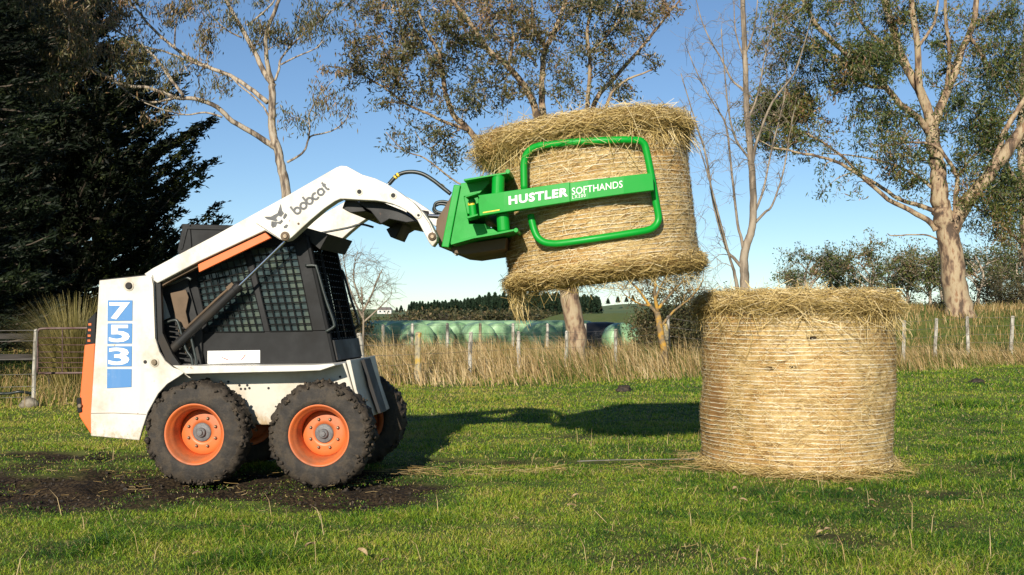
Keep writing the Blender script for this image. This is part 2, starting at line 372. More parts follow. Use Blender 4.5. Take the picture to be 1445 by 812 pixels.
def litter():
    # straw strewn on the grass between the machine and the standing bale, and stalks over the lawn
    x, y = RNG.uniform(-4.6, 4.6, 60000), RNG.uniform(5, 13, 60000)
    s = strawmask(x, y); k = RNG.uniform(0, 1, len(x)) < s * .30 + .006 + .03 * mudmask(x, y); x, y, s = x[k], y[k], s[k]; n = len(x)
    k = np.hypot(x - BALE[0], y - BALE[1]) > BALE[2]; x, y, s = x[k], y[k], s[k]; n = len(x)
    a = np.where(RNG.uniform(0, 1, n) < .5 * s, RNG.normal(0, .45, n), RNG.uniform(0, 6.28, n)); L = RNG.uniform(.03, .11, n) * (1 + s); w = RNG.uniform(.0022, .0042, n)
    d = np.stack([np.cos(a), np.sin(a), RNG.normal(.0, .13, n)], -1); sd_ = np.stack([-np.sin(a), np.cos(a), np.zeros(n)], -1)
    P = np.stack([x, y, gz(x, y) + RNG.uniform(.015, .05, n)], -1); b2 = sd_ * RNG.normal(0, .22, n)[:, None]
    A, B, Cc = P - d * L[:, None] / 2, P + b2 * L[:, None], P + d * L[:, None] / 2; up = np.zeros((n, 3)); up[:, 2] = .5; sw = (sd_ + up) * w[:, None] / 2
    V = np.stack([A - sw, A + sw, B - sw, B + sw, Cc - sw, Cc + sw], 1).reshape(-1, 3); b = np.arange(n)[:, None] * 6
    o = npmesh('straw_litter', V, [b + np.array([[0, 1, 3, 2]]), b + np.array([[2, 3, 5, 4]])], M['strawbits'], attr=np.repeat(RNG.uniform(0, 1, n), 6))
    tag(o, 'loose straw strewn over the grass between machine and bale', 'straw', kind='stuff')
    x, y = scatter(4.8, 12, 7); n = len(x)
    k = (mudmask(x, y) < .5) & (fbm(x, y, 91, 2) > .47) & (np.hypot(x - BALE[0], y - BALE[1]) > 1); x, y = x[k], y[k]; n = len(x)
    blades(x, y, RNG.uniform(.08, .22, n), RNG.uniform(.003, .005, n), np.abs(RNG.normal(.5, .5, n)), RNG.uniform(.7, 1, n), 'dead_stalks', M['dry'], 'thin dead stalks standing in the short grass')
    # clods
    vs, fs = [], []; mb = MB()
    for i in range(800):
        for _ in range(20):
            x, y = random.uniform(-4.6, 1.2), random.uniform(7.1, 10)
            if mudmask(x, y) > .55: break
        else: continue
        r = random.uniform(.003, .014) * (1.6 if random.random() < .08 else 1); b = len(mb.v); o = Vector((x, y, float(gz(x, y)) - .03 + r * .2))
        R = Euler((random.random() * 6, random.random() * 6, random.random() * 6)).to_matrix()
        for p in ((1, 0, 0), (-1, 0, 0), (0, 1, 0), (0, -1, 0), (0, 0, 1), (0, 0, -1), (.6, .6, .6), (-.6, .6, -.6)):
            mb.v.append(o + R @ (Vector(p) * r * random.uniform(.6, 1.3)))
        for f in ((0, 2, 6), (2, 4, 6), (4, 0, 6), (0, 3, 5), (3, 1, 5), (1, 7, 5), (7, 2, 5), (0, 5, 2), (0, 4, 3), (3, 4, 1), (1, 4, 7), (4, 2, 7)): mb.f.append([b + q for q in f])
    tag(mb.build('mud_clods', M['soil']), 'dark mud clods churned up around the wheels', 'mud', kind='stuff')
litter()

# ------------------------------------------------------------------ skid steer loader (local frame: x forward, y away from the camera, z up)
TH = math.radians(5)
M['tread_mud'] = noisy('tread_mud', [(.36, (.014, .010, .007)), (.5, (.036, .026, .016)), (.64, (.075, .054, .033))], 30, .9, .5)
MO = Vector((-1.425, 8.0, 0.0)); EX = Vector((math.cos(TH), -math.sin(TH), 0)); EY = Vector((math.sin(TH), math.cos(TH), 0))
def ML(px, py, y):
    d = ray(px, py); c = Vector((0, 0, CAMZ)) - MO
    t = (y - c.dot(EY)) / d.dot(EY); p = c + d * t
    return (p.dot(EX), p.z)
def poly(pts, y): return [ML(a, b, y) for a, b in pts]
def pt(px, py, y): a = ML(px, py, y); return Vector((a[0], y, a[1]))
WID = 1.5
def prism_px(pts, y, y1, mirror=False, ref=None):
    mb = MB(); P = poly(pts, y if ref is None else ref)
    mb.prism(P, y, y1)
    if mirror: mb.prism(P, WID - y1, WID - y)
    return mb
def arc(c, r, a0, a1, n): return [(c[0] + r * math.cos(math.radians(a0 + (a1 - a0) * i / n)), c[1] + r * math.sin(math.radians(a0 + (a1 - a0) * i / n))) for i in range(n + 1)]

SK = thing('skid_steer_loader', 'muddy white and orange skid steer loader with black cab lifting a bale', 'loader', MO, (0, 0, -TH))
# tail
tail = [(140, 396), (214.7, 388), (217, 404), (219.7, 479.7), (225, 497), (233, 509.7), (244, 519), (262, 525), (252, 532), (236, 542), (223, 556), (208, 583), (199.7, 609.4), (196.4, 621.7), (128, 615.4), (128, 583)]
tp = prism_px(tail, .07, .10).build('tail_panel', M['white'], SK, .006)
tp2 = MB().prism(poly(tail, .07), WID - .10, WID - .07).build('tail_panel', M['white'], SK, .006)
# engine bay
prism_px([(142, 399), (213, 393), (217, 480), (228, 512), (215, 545), (196, 600), (150, 606), (134, 583)], .115, WID - .115, ref=.1).build('engine_bay', M['interior'], SK)
prism_px([(139, 399), (214, 390.5), (218, 404), (225, 404), (228, 396), (214, 386.5), (139, 395)], .11, WID - .11, ref=.1).build('engine_cover', M['black'], SK)
prism_px([(216.5, 392), (226, 396), (229, 470), (243, 500), (255, 517), (246, 518), (234, 508), (222, 480)], .102, .14, ref=.1).build('tail_edge', M['steel_dark'], SK)
# rear door
door = MB().prism(poly([(119, 487), (134, 485), (128.5, 614), (111.6, 588), (112.5, 560)], .14), .14, WID - .14).build('rear_door', M['orange'], SK, .008)
MB().prism(poly([(123.5, 452), (135.5, 440), (134, 485.5), (120, 487.5)], .16), .16, WID - .16).build('rear_grille', M['black'], SK, .005)
lm = MB().prism(poly([(107.5, 562), (114, 561), (115.5, 582), (109, 583.5)], .13), .13, .21).build('tail_lamp', M['black'], SK, .006)
MB().lathe([(.0, .118), (.014, .118), (.018, .13)], 12, (ML(112, 573, .12)[0], 0, ML(112, 573, .12)[1])).build('lamp_bolt', M['bolt'], lm)
for k, (a, b) in enumerate(((127, 458), (126.5, 466), (126, 474), (125.7, 481))):
    x, z = ML(a, b, .158); MB().box((x, .158, z), (.022, .006, .016)).build('grille_slot', M['orange'], SK)
# tail holes, cap and bolts
def disc(px, py, r, y, h, m, name, parent, n=20, ring=None):
    x, z = ML(px, py, y); mb = MB().lathe([(0.001, -h), (r * .8, -h), (r, -h * .7), (r, 0)], n, (x, y, z)); return mb.build(name, m, parent, shade=False)
disc(182, 403.5, .040, .07, .008, M['white_low'], 'cap_ring', tp); disc(182, 403.5, .026, .062, .012, M['steel_dark'], 'fuel_cap', SK)
disc(218, 511.5, .036, .07, .008, M['white_low'], 'bolt_ring', tp); disc(218, 511.5, .022, .062, .016, M['bolt'], 'pivot_bolt', SK); disc(205, 511, .014, .07, .003, M['interior'], 'panel_hole', tp)
# number decal
def text_shape(s, bold=0.0, spacing=1.0):
    c = bpy.data.curves.new('lettering', 'FONT'); c.body = s; c.offset = bold; c.space_character = spacing; c.resolution_u = 3
    o = bpy.data.objects.new('lettering', c); COL.objects.link(o)
    bpy.context.view_layer.update()
    me = bpy.data.meshes.new_from_object(o.evaluated_get(bpy.context.evaluated_depsgraph_get()))
    v = [(p.co.x, p.co.y) for p in me.vertices]; f = [list(p.vertices) for p in me.polygons]
    bpy.data.objects.remove(o); bpy.data.curves.remove(c); bpy.data.meshes.remove(me)
    x0 = min(p[0] for p in v); x1 = max(p[0] for p in v); y0 = min(p[1] for p in v); y1 = max(p[1] for p in v)
    return [((p[0] - x0) / (x1 - x0), (p[1] - y0) / (y1 - y0)) for p in v], f
def quadmap(q, u, v):
    (a, b, c, d) = q       # bottom-left, bottom-right, top-right, top-left in pixels
    return tuple((a[i] * (1 - u) + b[i] * u) * (1 - v) + (d[i] * (1 - u) + c[i] * u) * v for i in (0, 1))
def decal(mb, V, Fc, fn):
    b = len(mb.v); mb.v += [fn(*p) for p in V]
    for f in Fc: mb.f.append([b + i for i in f])
def flat_poly(mb, pts, y):
    b = len(mb.v); P = [pt(p[0], p[1], y) for p in pts]
    a = sum(P[i].x * P[(i + 1) % len(P)].z - P[(i + 1) % len(P)].x * P[i].z for i in range(len(P)))
    if a < 0: P = P[::-1]
    mb.v += P; mb.f.append(list(range(b, b + len(P))))
mb = MB()
def dx(py): return 152 - (py - 424) * .0088
for y0, y1 in ((424, 452.8), (456.6, 485), (488.8, 517.2), (521, 546.5)):
    flat_poly(mb, [(dx(y0), y0), (187 - (y0 - 424) * .013, y0 - .0), (187 - (y1 - 424) * .013, y1), (dx(y1), y1 + (1.8 if y1 > 540 else .5))], .066)
bd = mb.build('number_decal', M['blue'], SK)
mb = MB()
for s, (a, b, c, d) in (('7', (154.2, 426.8, 183.4, 451)), ('5', (153.6, 458.6, 183, 483.2)), ('3', (152.8, 490.8, 182.4, 515.4))):
    V, Fc = text_shape(s, .026)
    decal(mb, V, Fc, lambda u, v: pt(*quadmap(((a, d), (c, d), (c, b), (a, b)), u, v), .0635))
mb.build('number', M['white_clean'], bd)
# chassis
ch = [(226, 560), (240, 527), (300, 527), (470, 516), (487, 512), (497.5, 549), (511, 590), (500, 598), (370, 600), (300, 598)]
prism_px(ch, .30, WID - .30, ref=.3).build('chassis', M['white_low'], SK, .01)
led = prism_px([(243, 516), (300, 517), (440, 515.5), (470, 513.5), (473, 516), (452, 523), (416, 524.5), (300, 527), (262, 528)], .06, .52, True, ref=.06)
led.build('fender', M['white'], SK, .005)
# front face of the chassis
fp = MB(); a = poly([(488, 509), (499, 551), (513, 592), (517, 591), (503, 550), (494, 508)], .3); fp.prism(a, .305, WID - .305); fp.build('front_plate', M['white_low'], SK, .004)
for yy in (.64,):
    fb = MB(); fb.prism(poly([(494, 512), (507, 552), (520, 590), (525, 589), (512, 548), (500, 509)], .3), yy, yy + .22); fb.build('front_recess', M['steel_dark'], SK, .004)
for a, b in ((338, 544), (340, 549), (352, 548), (349, 544), (346, 549), (379, 548), (466, 541), (480, 532), (432, 541), (322, 539)):
    disc(a, b, .010, .30, .004, M['steel_dark'], 'chassis_bolt', SK, 8)
# wheels
def tyre_mesh(name, parent, seed):
    rs = np.random.default_rng(seed); R = .386
    prof = [(.225, .015), (.235, .0), (.262, -.004), (.30, .002), (.335, .012), (.358, .026), (.372, .045), (.374, .085), (.374, .13), (.374, .175), (.372, .215), (.358, .234), (.335, .248), (.30, .258), (.262, .264), (.235, .26), (.225, .245)]
    n = 192; V = []; at_ = []
    for i, (r, h) in enumerate(prof):
        for k in range(n):
            a = 2 * math.pi * k / n; t = smooth(np.array((r - .325) / .045)); rr = r
            # lugs: chevrons
            u = (k / n * 24 + (.9 * abs(h - .13) / .13)) % 1; lug = 1.0 if u < .52 else 0.0
            p = Vector((math.cos(a) * 3, math.sin(a) * 3, h * 12 + seed * 7))
            nz_ = mnoise.fractal(p * 2.2, 1, 2, 4)
            rr += float(t) * (.008 * lug + .030 * max(nz_, -.4) + .005 * mnoise.noise(p * 9) + .005)
            hh = h + (.012 * mnoise.noise(p * 1.5) * float(t)) - (.0 if i > 8 else .008 * lug * float(t) * (1 - float(t)) * 4)
            V.append((rr * math.cos(a), hh, rr * math.sin(a))); at_.append(float(t) * .42 + .0 + .14 * nz_ + (.05 if .25 < r < .33 else 0))
    m = len(prof); i = np.arange(m)[:, None]; k = np.arange(n)[None]; i2 = (i + 1) % m; k2 = (k + 1) % n
    q = np.stack([i * n + k, i2 * n + k, i2 * n + k2, i * n + k2], -1).reshape(-1, 4)
    return npmesh(name, np.array(V), [q], M['tyre'], parent, np.array(at_), shade=True)
def wheel_parts(parent, xf, seed):
    w = tyre_mesh('wheel', parent, seed); tr = w
    rim = MB().lathe([(.228, .25), (.2, .255), (.178, .22), (.172, .20), (.174, .13), (.182, .085), (.188, .06), (.195, .052), (.205, .036), (.214, .018), (.226, .008), (.230, .014), (.228, .05)], 72, cap=False).build('rim', M['rim'], w, shade=True)
    dsc = MB().lathe([(.176, .21), (.172, .196), (.164, .186), (.13, .180), (.10, .176), (.07, .175), (.07, .21)], 64, cap=False).build('rim_disc', M['rim'], w, shade=True)
    hub = MB().lathe([(.071, .20), (.071, .169), (.064, .164), (.036, .161), (.034, .142), (.028, .137), (.020, .137), (.018, .122), (.001, .121)], 32).build('hub', M['grey'], w)
    for k in range(8):
        a = 2 * math.pi * (k + .5) / 8; b = MB().lathe([(.0135, .19), (.0135, .171), (.009, .167), (.008, .156), (.001, .155)], 6, (.112 * math.cos(a), 0, .112 * math.sin(a)))
        b.build('wheel_nut', M['bolt'], w)
    rs = np.random.default_rng(seed + 50); mb = MB()
    for i in range(230):
        a = rs.uniform(0, 6.283); h = rs.choice([rs.uniform(.0, .05), rs.uniform(.05, .24)]); rr = (.352 + .36 * h if h < .05 else .382) + rs.normal(0, .008); q = rs.uniform(.008, .022) * (1.5 if rs.random() < .12 else 1)
        o = Vector((rr * math.cos(a), h, rr * math.sin(a))); b = len(mb.v); Rm = Euler(tuple(rs.uniform(0, 6, 3))).to_matrix()
        for p in ((1, 0, 0), (-1, 0, 0), (0, 1, 0), (0, -1, 0), (0, 0, 1), (0, 0, -1), (.6, .6, .6), (-.6, .6, -.6)): mb.v.append(o + Rm @ (Vector(p) * q * rs.uniform(.5, 1.4)))
        for f in ((0, 2, 6), (2, 4, 6), (4, 0, 6), (0, 3, 5), (3, 1, 5), (1, 7, 5), (7, 2, 5), (0, 5, 2), (0, 4, 3), (3, 4, 1), (1, 4, 7), (4, 2, 7)): mb.f.append([b + k for k in f])
    tag(mb.build('caked_mud', M['tread_mud'], w, shade=True), kind='stuff')
    return w
def place_wheel(px, py, side, seed):
    x, z = ML(px, py, 0.0); w = wheel_parts(SK, None, seed)
    w.location = (x, 0 if side == 0 else WID, .376); w.rotation_euler = (0, random.random() * 0, 0 if side == 0 else math.pi)
    return w
XR = ML(273, 616, 0)[0]; XF = ML(449, 613.5, 0)[0]
for px, sd_ in ((273, 3), (449, 5)):
    for side in (0, 1): place_wheel(px, 614, side, sd_ + side * 11)
# axle stubs
for x in (XR, XF): MB().lathe([(.08, .2), (.08, WID - .2)], 20, (x, 0, .376)).build('axle', M['steel_dark'], SK)
# lift arms
top = [(203, 387), (215, 379), (300, 334), (400, 279), (474, 236.6), (481, 234.0), (489, 234.6), (511, 246.6), (530, 252.2), (544.4, 259), (561.6, 270), (582.9, 285.6), (598.4, 301.2), (606, 312), (612, 324.4), (616.8, 334), (616, 341), (610.3, 348.6)]
bot = [(605, 342), (601, 334), (596.2, 324.8), (588.6, 310.5), (581, 303), (573, 297.6), (564, 292.4), (553.8, 288.2), (542, 285.2), (530.4, 283.4), (505, 282.2), (487, 281), (480, 281), (472.4, 284.4), (457, 295), (437.5, 311.4), (412, 335), (407, 338.6), (401, 340), (395, 338.5), (374, 325.5), (326, 348), (279, 370), (222, 400)]
AY0, AY1 = .085, .205
armp = poly(top + bot, AY0)
for y0, y1 in ((AY0, AY1), (WID - AY1, WID - AY0)):
    arm = MB().prism(armp, y0, y1).build('lift_arm', M['white'], SK, .008, seg=3)
    if y0 == AY0: arm_near = arm
MB().prism(poly([(279.5, 373.5), (281, 384.6), (382.5, 336), (374.5, 328.3)], .12), .115, .15).build('arm_guard', M['orange'], SK, .004)
MB().prism(poly([(222, 399.5), (240, 392), (300, 363), (374, 328), (374, 331), (300, 367.5), (246, 395), (224, 408)], .15), .13, .19).build('arm_pipe', M['rusty'], SK, .003)
for px, py, r in ((507, 270.8, .017), (554.8, 276, .017)):
    disc(px, py, r + .012, AY0, .004, M['white_low'], 'hole_rim', arm_near); disc(px, py, r, AY0 - .004, .0022, M['interior'], 'arm_hole', arm_near)
disc(590.5, 304, .026, AY0, .006, M['white_low'], 'hole_rim', arm_near); disc(590.5, 304, .010, AY0 - .006, .003, M['interior'], 'arm_hole', arm_near)
disc(610, 334, .030, AY0, .016, M['rusty'], 'arm_pin', arm_near); disc(610, 334, .016, AY0 - .016, .008, M['bolt'], 'arm_pin', arm_near)
disc(402.5, 333.5, .034, AY0, .014, M['rusty'], 'cylinder_pin', arm_near); disc(402.5, 333.5, .018, AY0 - .014, .01, M['bolt'], 'cylinder_pin', arm_near)
disc(421.3, 316, .009, AY0, .003, M['rusty'], 'arm_bolt', arm_near, 10)
# cross tube between the arms and its plate
MB().prism(poly([(512, 284.5), (545, 288), (572, 299), (590, 314), (577, 316), (553, 311), (541, 318), (527, 300), (510, 290)], .3), AY1, WID - AY1).build('cross_member', M['steel_dark'], SK, .006)
MB().prism(poly([(492, 283), (505, 282), (520, 300), (498, 302), (487, 296)], .3), AY1, WID - AY1).build('cross_tube', M['steel_dark'], SK, .004)
MB().prism(poly([(543, 323), (556, 316), (568, 313), (556, 337), (549, 334)], .5), .55, .95).build('tilt_bracket', M['steel_dark'], SK, .004)
# painted words and head badge on the arm
mb = MB(); AYD = AY0 - .0025
def stroke(pts, w, y=AYD, closed=False):
    P = [Vector((p[0], p[1])) for p in pts]; n = len(P); L, R_ = [], []
    for i in range(n):
        a = P[(i - 1) % n] if closed else P[max(i - 1, 0)]; b = P[(i + 1) % n] if closed else P[min(i + 1, n - 1)]
        t = (b - a).normalized(); nn = Vector((-t.y, t.x)) * w / 2; L.append(P[i] + nn); R_.append(P[i] - nn)
    for i in range(n if closed else n - 1):
        j = (i + 1) % n; flat_poly(mb, [L[i], L[j], R_[j], R_[i]], y)
O0 = Vector((417.5, 304.5)); ux = Vector((468 - 420, 272 - 310)).normalized(); uy = Vector((ux.y, -ux.x))   # baseline runs up the arm
def tx(u, v): p = O0 + ux * u + uy * v; return (p.x, p.y)
SW = 3.0; r = 4.3
def ring(cx, a0=0, a1=360, n=22, cy=r):
    p = [tx(cx + r * math.cos(math.radians(a0 + (a1 - a0) * i / n)), cy + r * math.sin(math.radians(a0 + (a1 - a0) * i / n))) for i in range(n + 1)]
    stroke(p[:-1] if a1 - a0 == 360 else p, SW, AYD, a1 - a0 == 360)
u = 6
ring(u); stroke([tx(u - r, r), tx(u - r, 15)], SW, AYD - .0006); u += 11
ring(u); u += 11
ring(u); stroke([tx(u - r, r), tx(u - r, 15)], SW, AYD - .0006); u += 10.6
ring(u, 45, 315); u += 9.6
ring(u); stroke([tx(u + r, 0), tx(u + r, 2 * r)], SW, AYD - .0006); u += 9.4
stroke([tx(u, 14), tx(u, 3.2), tx(u + .8, 1), tx(u + 3, .2)], SW, AYD); stroke([tx(u - 2.4, 9), tx(u + 3, 9)], SW, AYD - .0006)
mb.build('arm_lettering', M['logo'], arm_near)
mb = MB()
def Z6(pts): return [(360 + a / 5.161, 220 + b / 5.157) for a, b in pts]
ZB = lambda pts: [(339 + a / 4.275, 198 + b / 4.275) for a, b in pts]
flat_poly(mb, ZB([(143, 462), (185, 461), (225, 440), (244, 383), (253, 425), (264, 440), (247, 463), (229, 456), (217, 470), (226, 486), (213, 490), (188, 482), (163, 478)]), AYD)
flat_poly(mb, ZB([(188, 489), (225, 493), (240, 489), (250, 477), (258, 490), (242, 507), (222, 502), (215, 521), (194, 529), (186, 515)]), AYD - .0004)
flat_poly(mb, ZB([(262, 452), (272, 439), (284, 450), (276, 466), (265, 477), (257, 470)]), AYD - .0003)
flat_poly(mb, ZB([(261, 521), (278, 508), (289, 512), (281, 529), (265, 532)]), AYD - .0003)
mb.build('head_badge', M['logo'], arm_near)
# welds and seams
for q, par, y in (([(128.5, 583.5), (160, 583), (206, 585)], tp, .069), ([(362, 315.5), (380, 327), (397, 338.5)], arm_near, AY0 - .0006), ([(214, 391), (216.5, 404), (219, 478)], tp, .069), ([(588, 290), (606, 316), (611, 330)], arm_near, AY0 - .0006)):
    MB().tube([pt(a, b, y) for a, b in q], .0022, 5).build('seam', M['rusty'], par)
# lift cylinders
def cyl(y, near):
    a, b, c = (228, 506), (337, 403), (401, 341); mb = MB()
    P0, P1, P2 = pt(*a, .15), pt(*b, .15), pt(*c, .15)
    for P in (P0, P1, P2): P.y = y
    o = MB().tube([P0, P0.lerp(P1, .94), P0.lerp(P1, .945), P1], [.034, .034, .038, .038], 20).build('lift_cylinder', M['steel_dark'], SK)
    MB().tube([P1, P2], .0125, 14).build('cylinder_rod', M['chrome'], o)
    d = (P1 - P0).normalized(); n = Vector((-d.z, 0, d.x)) * .045
    MB().tube([P0.lerp(P1, .35) + n, P0.lerp(P1, .8) + n, P0.lerp(P1, .93) + n * .9], .009, 8).build('cylinder_pipe', M['rusty'], o)
    MB().box(P0.lerp(P1, .93) + n * .95, (.06, .03, .03), Euler((0, -.7, 0)).to_matrix()).build('cylinder_port', M['rusty'], o)
cyl(.17, True); cyl(WID - .17, False)
# engine bay fittings behind the cylinder
MB().prism(poly([(240, 414), (262, 409), (266, 420), (262, 440), (272, 485), (262, 500), (252, 470), (246, 440)], .24), .24, .252).build('mounting_plate', M['rusty'], SK, .003)
fin = MB()
for k in range(8): fin.box(pt(250, 462 + k * 7.2, .21), (.17, .012, .008), Euler((0, .12, 0)).to_matrix())
fin.build('cooler_fin', M['steel_dark'], SK)
MB().prism(poly([(228.5, 415), (232, 424), (240, 448), (229, 453)], .26), .26, .27).build('inner_panel', M['white_low'], SK)
MB().prism(poly([(226, 402), (262, 388), (285, 470), (285, 520), (255, 520), (232, 500)], .3), .29, WID - .29).build('pump_bay', M['interior'], SK)
for q in ([(228, 458), (246, 452), (252, 458), (262, 492), (270, 505), (272, 517)], [(268, 470), (276, 505), (277, 516)], [(230, 404), (248, 398), (262, 392), (270, 395)]):
    MB().tube(spline([pt(a, b, .19) for a, b in q], 5), .011, 10).build('bay_hose', M['rubber_hose'], SK, shade=True)
# cab
CB0 = .32
def cabp(name, pts, y0, y1, m, mirror=True, bevel=.004):
    for (a, b) in ([(y0, y1), (WID - y1, WID - y0)] if mirror else [(y0, y1)]):
        MB().prism(poly(pts, CB0), a, b).build(name, m, SK, bevel)
cabp('cab_side', [(280, 470), (461, 467), (471, 514), (284, 517)], .32, .36, M['black'])
cabp('cab_pillar', [(250, 354), (258, 316), (268, 316.5), (272, 372), (294, 469.5), (280, 469.5), (262, 385)], .3215, .36, M['black'])
cabp('cab_header', [(268.3, 316.5), (425, 322), (430, 332), (418, 345), (345, 350), (272.3, 371)], .324, .36, M['black'])
cabp('cab_pillar', [(343, 357), (353, 355), (381, 468.5), (373, 468.5)], .319, .355, M['black'])
cabp('cab_pillar', [(415, 346), (430, 332.5), (460.5, 466.5), (441, 467)], .3205, .36, M['black'])
MB().prism(poly([(255, 316), (425, 320.5), (425, 324), (255, 323)], CB0), .33, WID - .33).build('cab_roof', M['black'], SK, .006)
MB().prism(poly([(268, 317), (262, 385), (284, 470), (288, 512), (296, 512), (290, 470), (272, 385), (276, 317)], CB0), .37, WID - .37).build('cab_rear', M['interior'], SK)
MB().prism(poly([(290, 500), (468, 500), (470, 512), (290, 514)], CB0), .37, WID - .37).build('cab_floor', M['interior'], SK)
# roof rear panel lines visible above the arm
MB().prism(poly([(262, 320), (322, 322), (322, 325), (265, 323.5), (258, 352), (255, 352)], CB0), .313, .3205).build('cab_trim', M['black'], SK, .002)
# seat inside
st = MB(); st.prism(poly([(305, 500), (315, 400), (330, 398), (335, 455), (385, 452), (388, 480), (385, 500)], .6), .52, .98); st.build('driver_seat', M['interior'], SK, .02)
def grid(quad, nx, ny, y, rad=.0055):
    mb = MB()
    for i in range(nx + 1):
        u = i / nx; mb.tube([pt(*quadmap(quad, u, 0), y), pt(*quadmap(quad, u, 1), y)], rad, 6)
    for j in range(ny + 1):
        v = j / ny; mb.tube([pt(*quadmap(quad, 0, v), y - .006), pt(*quadmap(quad, 1, v), y - .006)], rad, 6)
    return mb
for quad, nx, ny in ((((294, 469), (373, 468.5), (344.5, 352), (272.5, 372)), 8, 11), (((381, 468), (441, 467), (416, 346), (353, 351)), 6, 12)):
    for far in (0, 1):
        g = grid(quad, nx, ny, .322)
        pb = MB(); b = [pt(*q, .345) for q in quad]; pb.v += b + [p + Vector((0, .006, 0)) for p in b]
        pb.f += [[0, 1, 2, 3], [7, 6, 5, 4], [1, 0, 4, 5], [2, 1, 5, 6], [3, 2, 6, 7], [0, 3, 7, 4]]
        if far:
            for m_ in (g, pb): m_.v = [Vector((p[0], WID - p[1], p[2])) for p in m_.v]; m_.f = [f[::-1] for f in m_.f]
        go = g.build('window_mesh', M['black'], SK); pb.build('window_pane', M['glass'], go)
# front door with mesh, between the front pillars
A0, A1 = pt(431, 334, CB0), pt(470, 512, CB0)
fd = MB(); nrow, ncol = 17, 9
for j in range(nrow + 1):
    p = A0.lerp(A1, .02 + .9 * j / nrow); fd.tube([Vector((p.x + .012, CB0 + .07, p.z)), Vector((p.x + .012, WID - CB0 - .07, p.z))], .0055, 6)
for i in range(ncol + 1):
    y = CB0 + .07 + (WID - 2 * CB0 - .14) * i / ncol; fd.tube([Vector((A0.x + .018, y, A0.z)), Vector((A0.lerp(A1, .92).x + .018, y, A0.lerp(A1, .92).z))], .0055, 6)
fd.build('door_mesh', M['black'], SK)
for y in (CB0 + .02, WID - CB0 - .02): MB().tube([Vector((A0.x + .005, y, A0.z)), Vector((A1.x + .005, y, A1.z))], .022, 8).build('door_frame', M['black'], SK)
for y in (CB0 + .30,): MB().tube([Vector((A0.x + .01, y, A0.z)), Vector((A1.x + .01, y, A1.z))], .016, 8).build('door_bar', M['black'], SK)
MB().box((A1.x + .0, WID / 2, A1.z + .09), (.04, WID - 2 * CB0 - .04, .16), Euler((0, -.2, 0)).to_matrix()).build('door_sill', M['steel_dark'], SK, .004)
# visor above the door
MB().prism(poly([(420, 318), (462, 330), (450, 352), (432, 338)], CB0), CB0 + .03, WID - CB0 - .03).build('cab_visor', M['interior'], SK, .004)
# grab rails at the door
def rail(pts, y, rad=.011): MB().tube(spline([pt(a, b, y) for a, b in pts], 4), rad, 10).build('grab_rail', M['rubber_hose'], SK, shade=True)
rail([(431, 375), (444, 375), (447.5, 380), (459, 420), (471, 455), (470, 462), (460, 468)], .30)
rail([(466, 383), (480, 382.5), (485, 387), (496, 425), (506, 453), (505, 460), (497, 466), (492, 464)], 1.15)
# white notice
wn = MB(); wn.prism(poly([(293, 495.5), (367, 494.5), (367, 512.5), (293, 513.5)], .317), .315, .3185); wn = wn.build('side_notice', M['white_clean'], SK)
mb = MB(); flat_poly(mb, [(313, 504), (323, 508), (322, 509), (312.5, 505)], .313); flat_poly(mb, [(340, 508), (346, 500), (347, 501), (341, 508.6)], .313); mb.build('notice_mark', M['red_mark'], wn)
# quick coupler plate, tilt ram, hoses
MB().prism(poly([(637, 276), (641, 262), (645, 262), (628, 349), (620, 349), (614.6, 333), (616, 311)], .25), .25, WID - .25).build('coupler_plate', M['rusty'], SK, .005)
tr = MB().tube([pt(575, 300, .5), pt(604, 304.5, .5)], .035, 16).build('tilt_cylinder', M['steel_dark'], SK)
MB().tube([pt(602, 304.5, .5), pt(622, 306, .5)], .0165, 14).build('tilt_rod', M['chrome'], tr)
hs = MB().tube(spline([pt(a, b, .45) for a, b in ((549, 260), (556, 252), (562, 247), (572, 243.5), (585, 243), (598, 246.5), (612, 255), (624, 264.5), (636, 274))], 6), .016, 12).build('hydraulic_hose', M['rubber_hose'], SK, shade=True)
MB().tube([pt(546, 262, .45), pt(556.5, 251.5, .45)], .012, 10).build('hose_fitting', M['chrome'], hs)
yb = MB()
for a, b in (((560.5, 248), (563, 246.4)), ((557.2, 251.2), (558.8, 249.4))): yb.tube([pt(*a, .45), pt(*b, .45)], .0185, 12)
yb.build('hose_band', M['yellow'], hs)
MB().tube(spline([pt(a, b, .5) for a, b in ((634, 286), (624, 284.5), (615, 287), (613, 294), (617, 299), (628, 301), (634, 298))], 6), .012, 10).build('hydraulic_hose', M['rubber_hose'], SK, shade=True)
MB().tube(spline([pt(a, b, .6) for a, b in ((634, 290), (622, 288), (614, 291), (612, 297), (618, 302), (632, 303))], 6), .012, 10).build('hydraulic_hose', M['rubber_hose'], SK, shade=True)
MB().tube(spline([pt(a, b, .9) for a, b in ((448, 330), (490, 322), (503, 318), (512, 317), (527, 321))], 4), .009, 8).build('arm_hose', M['rubber_hose'], SK, shade=True)

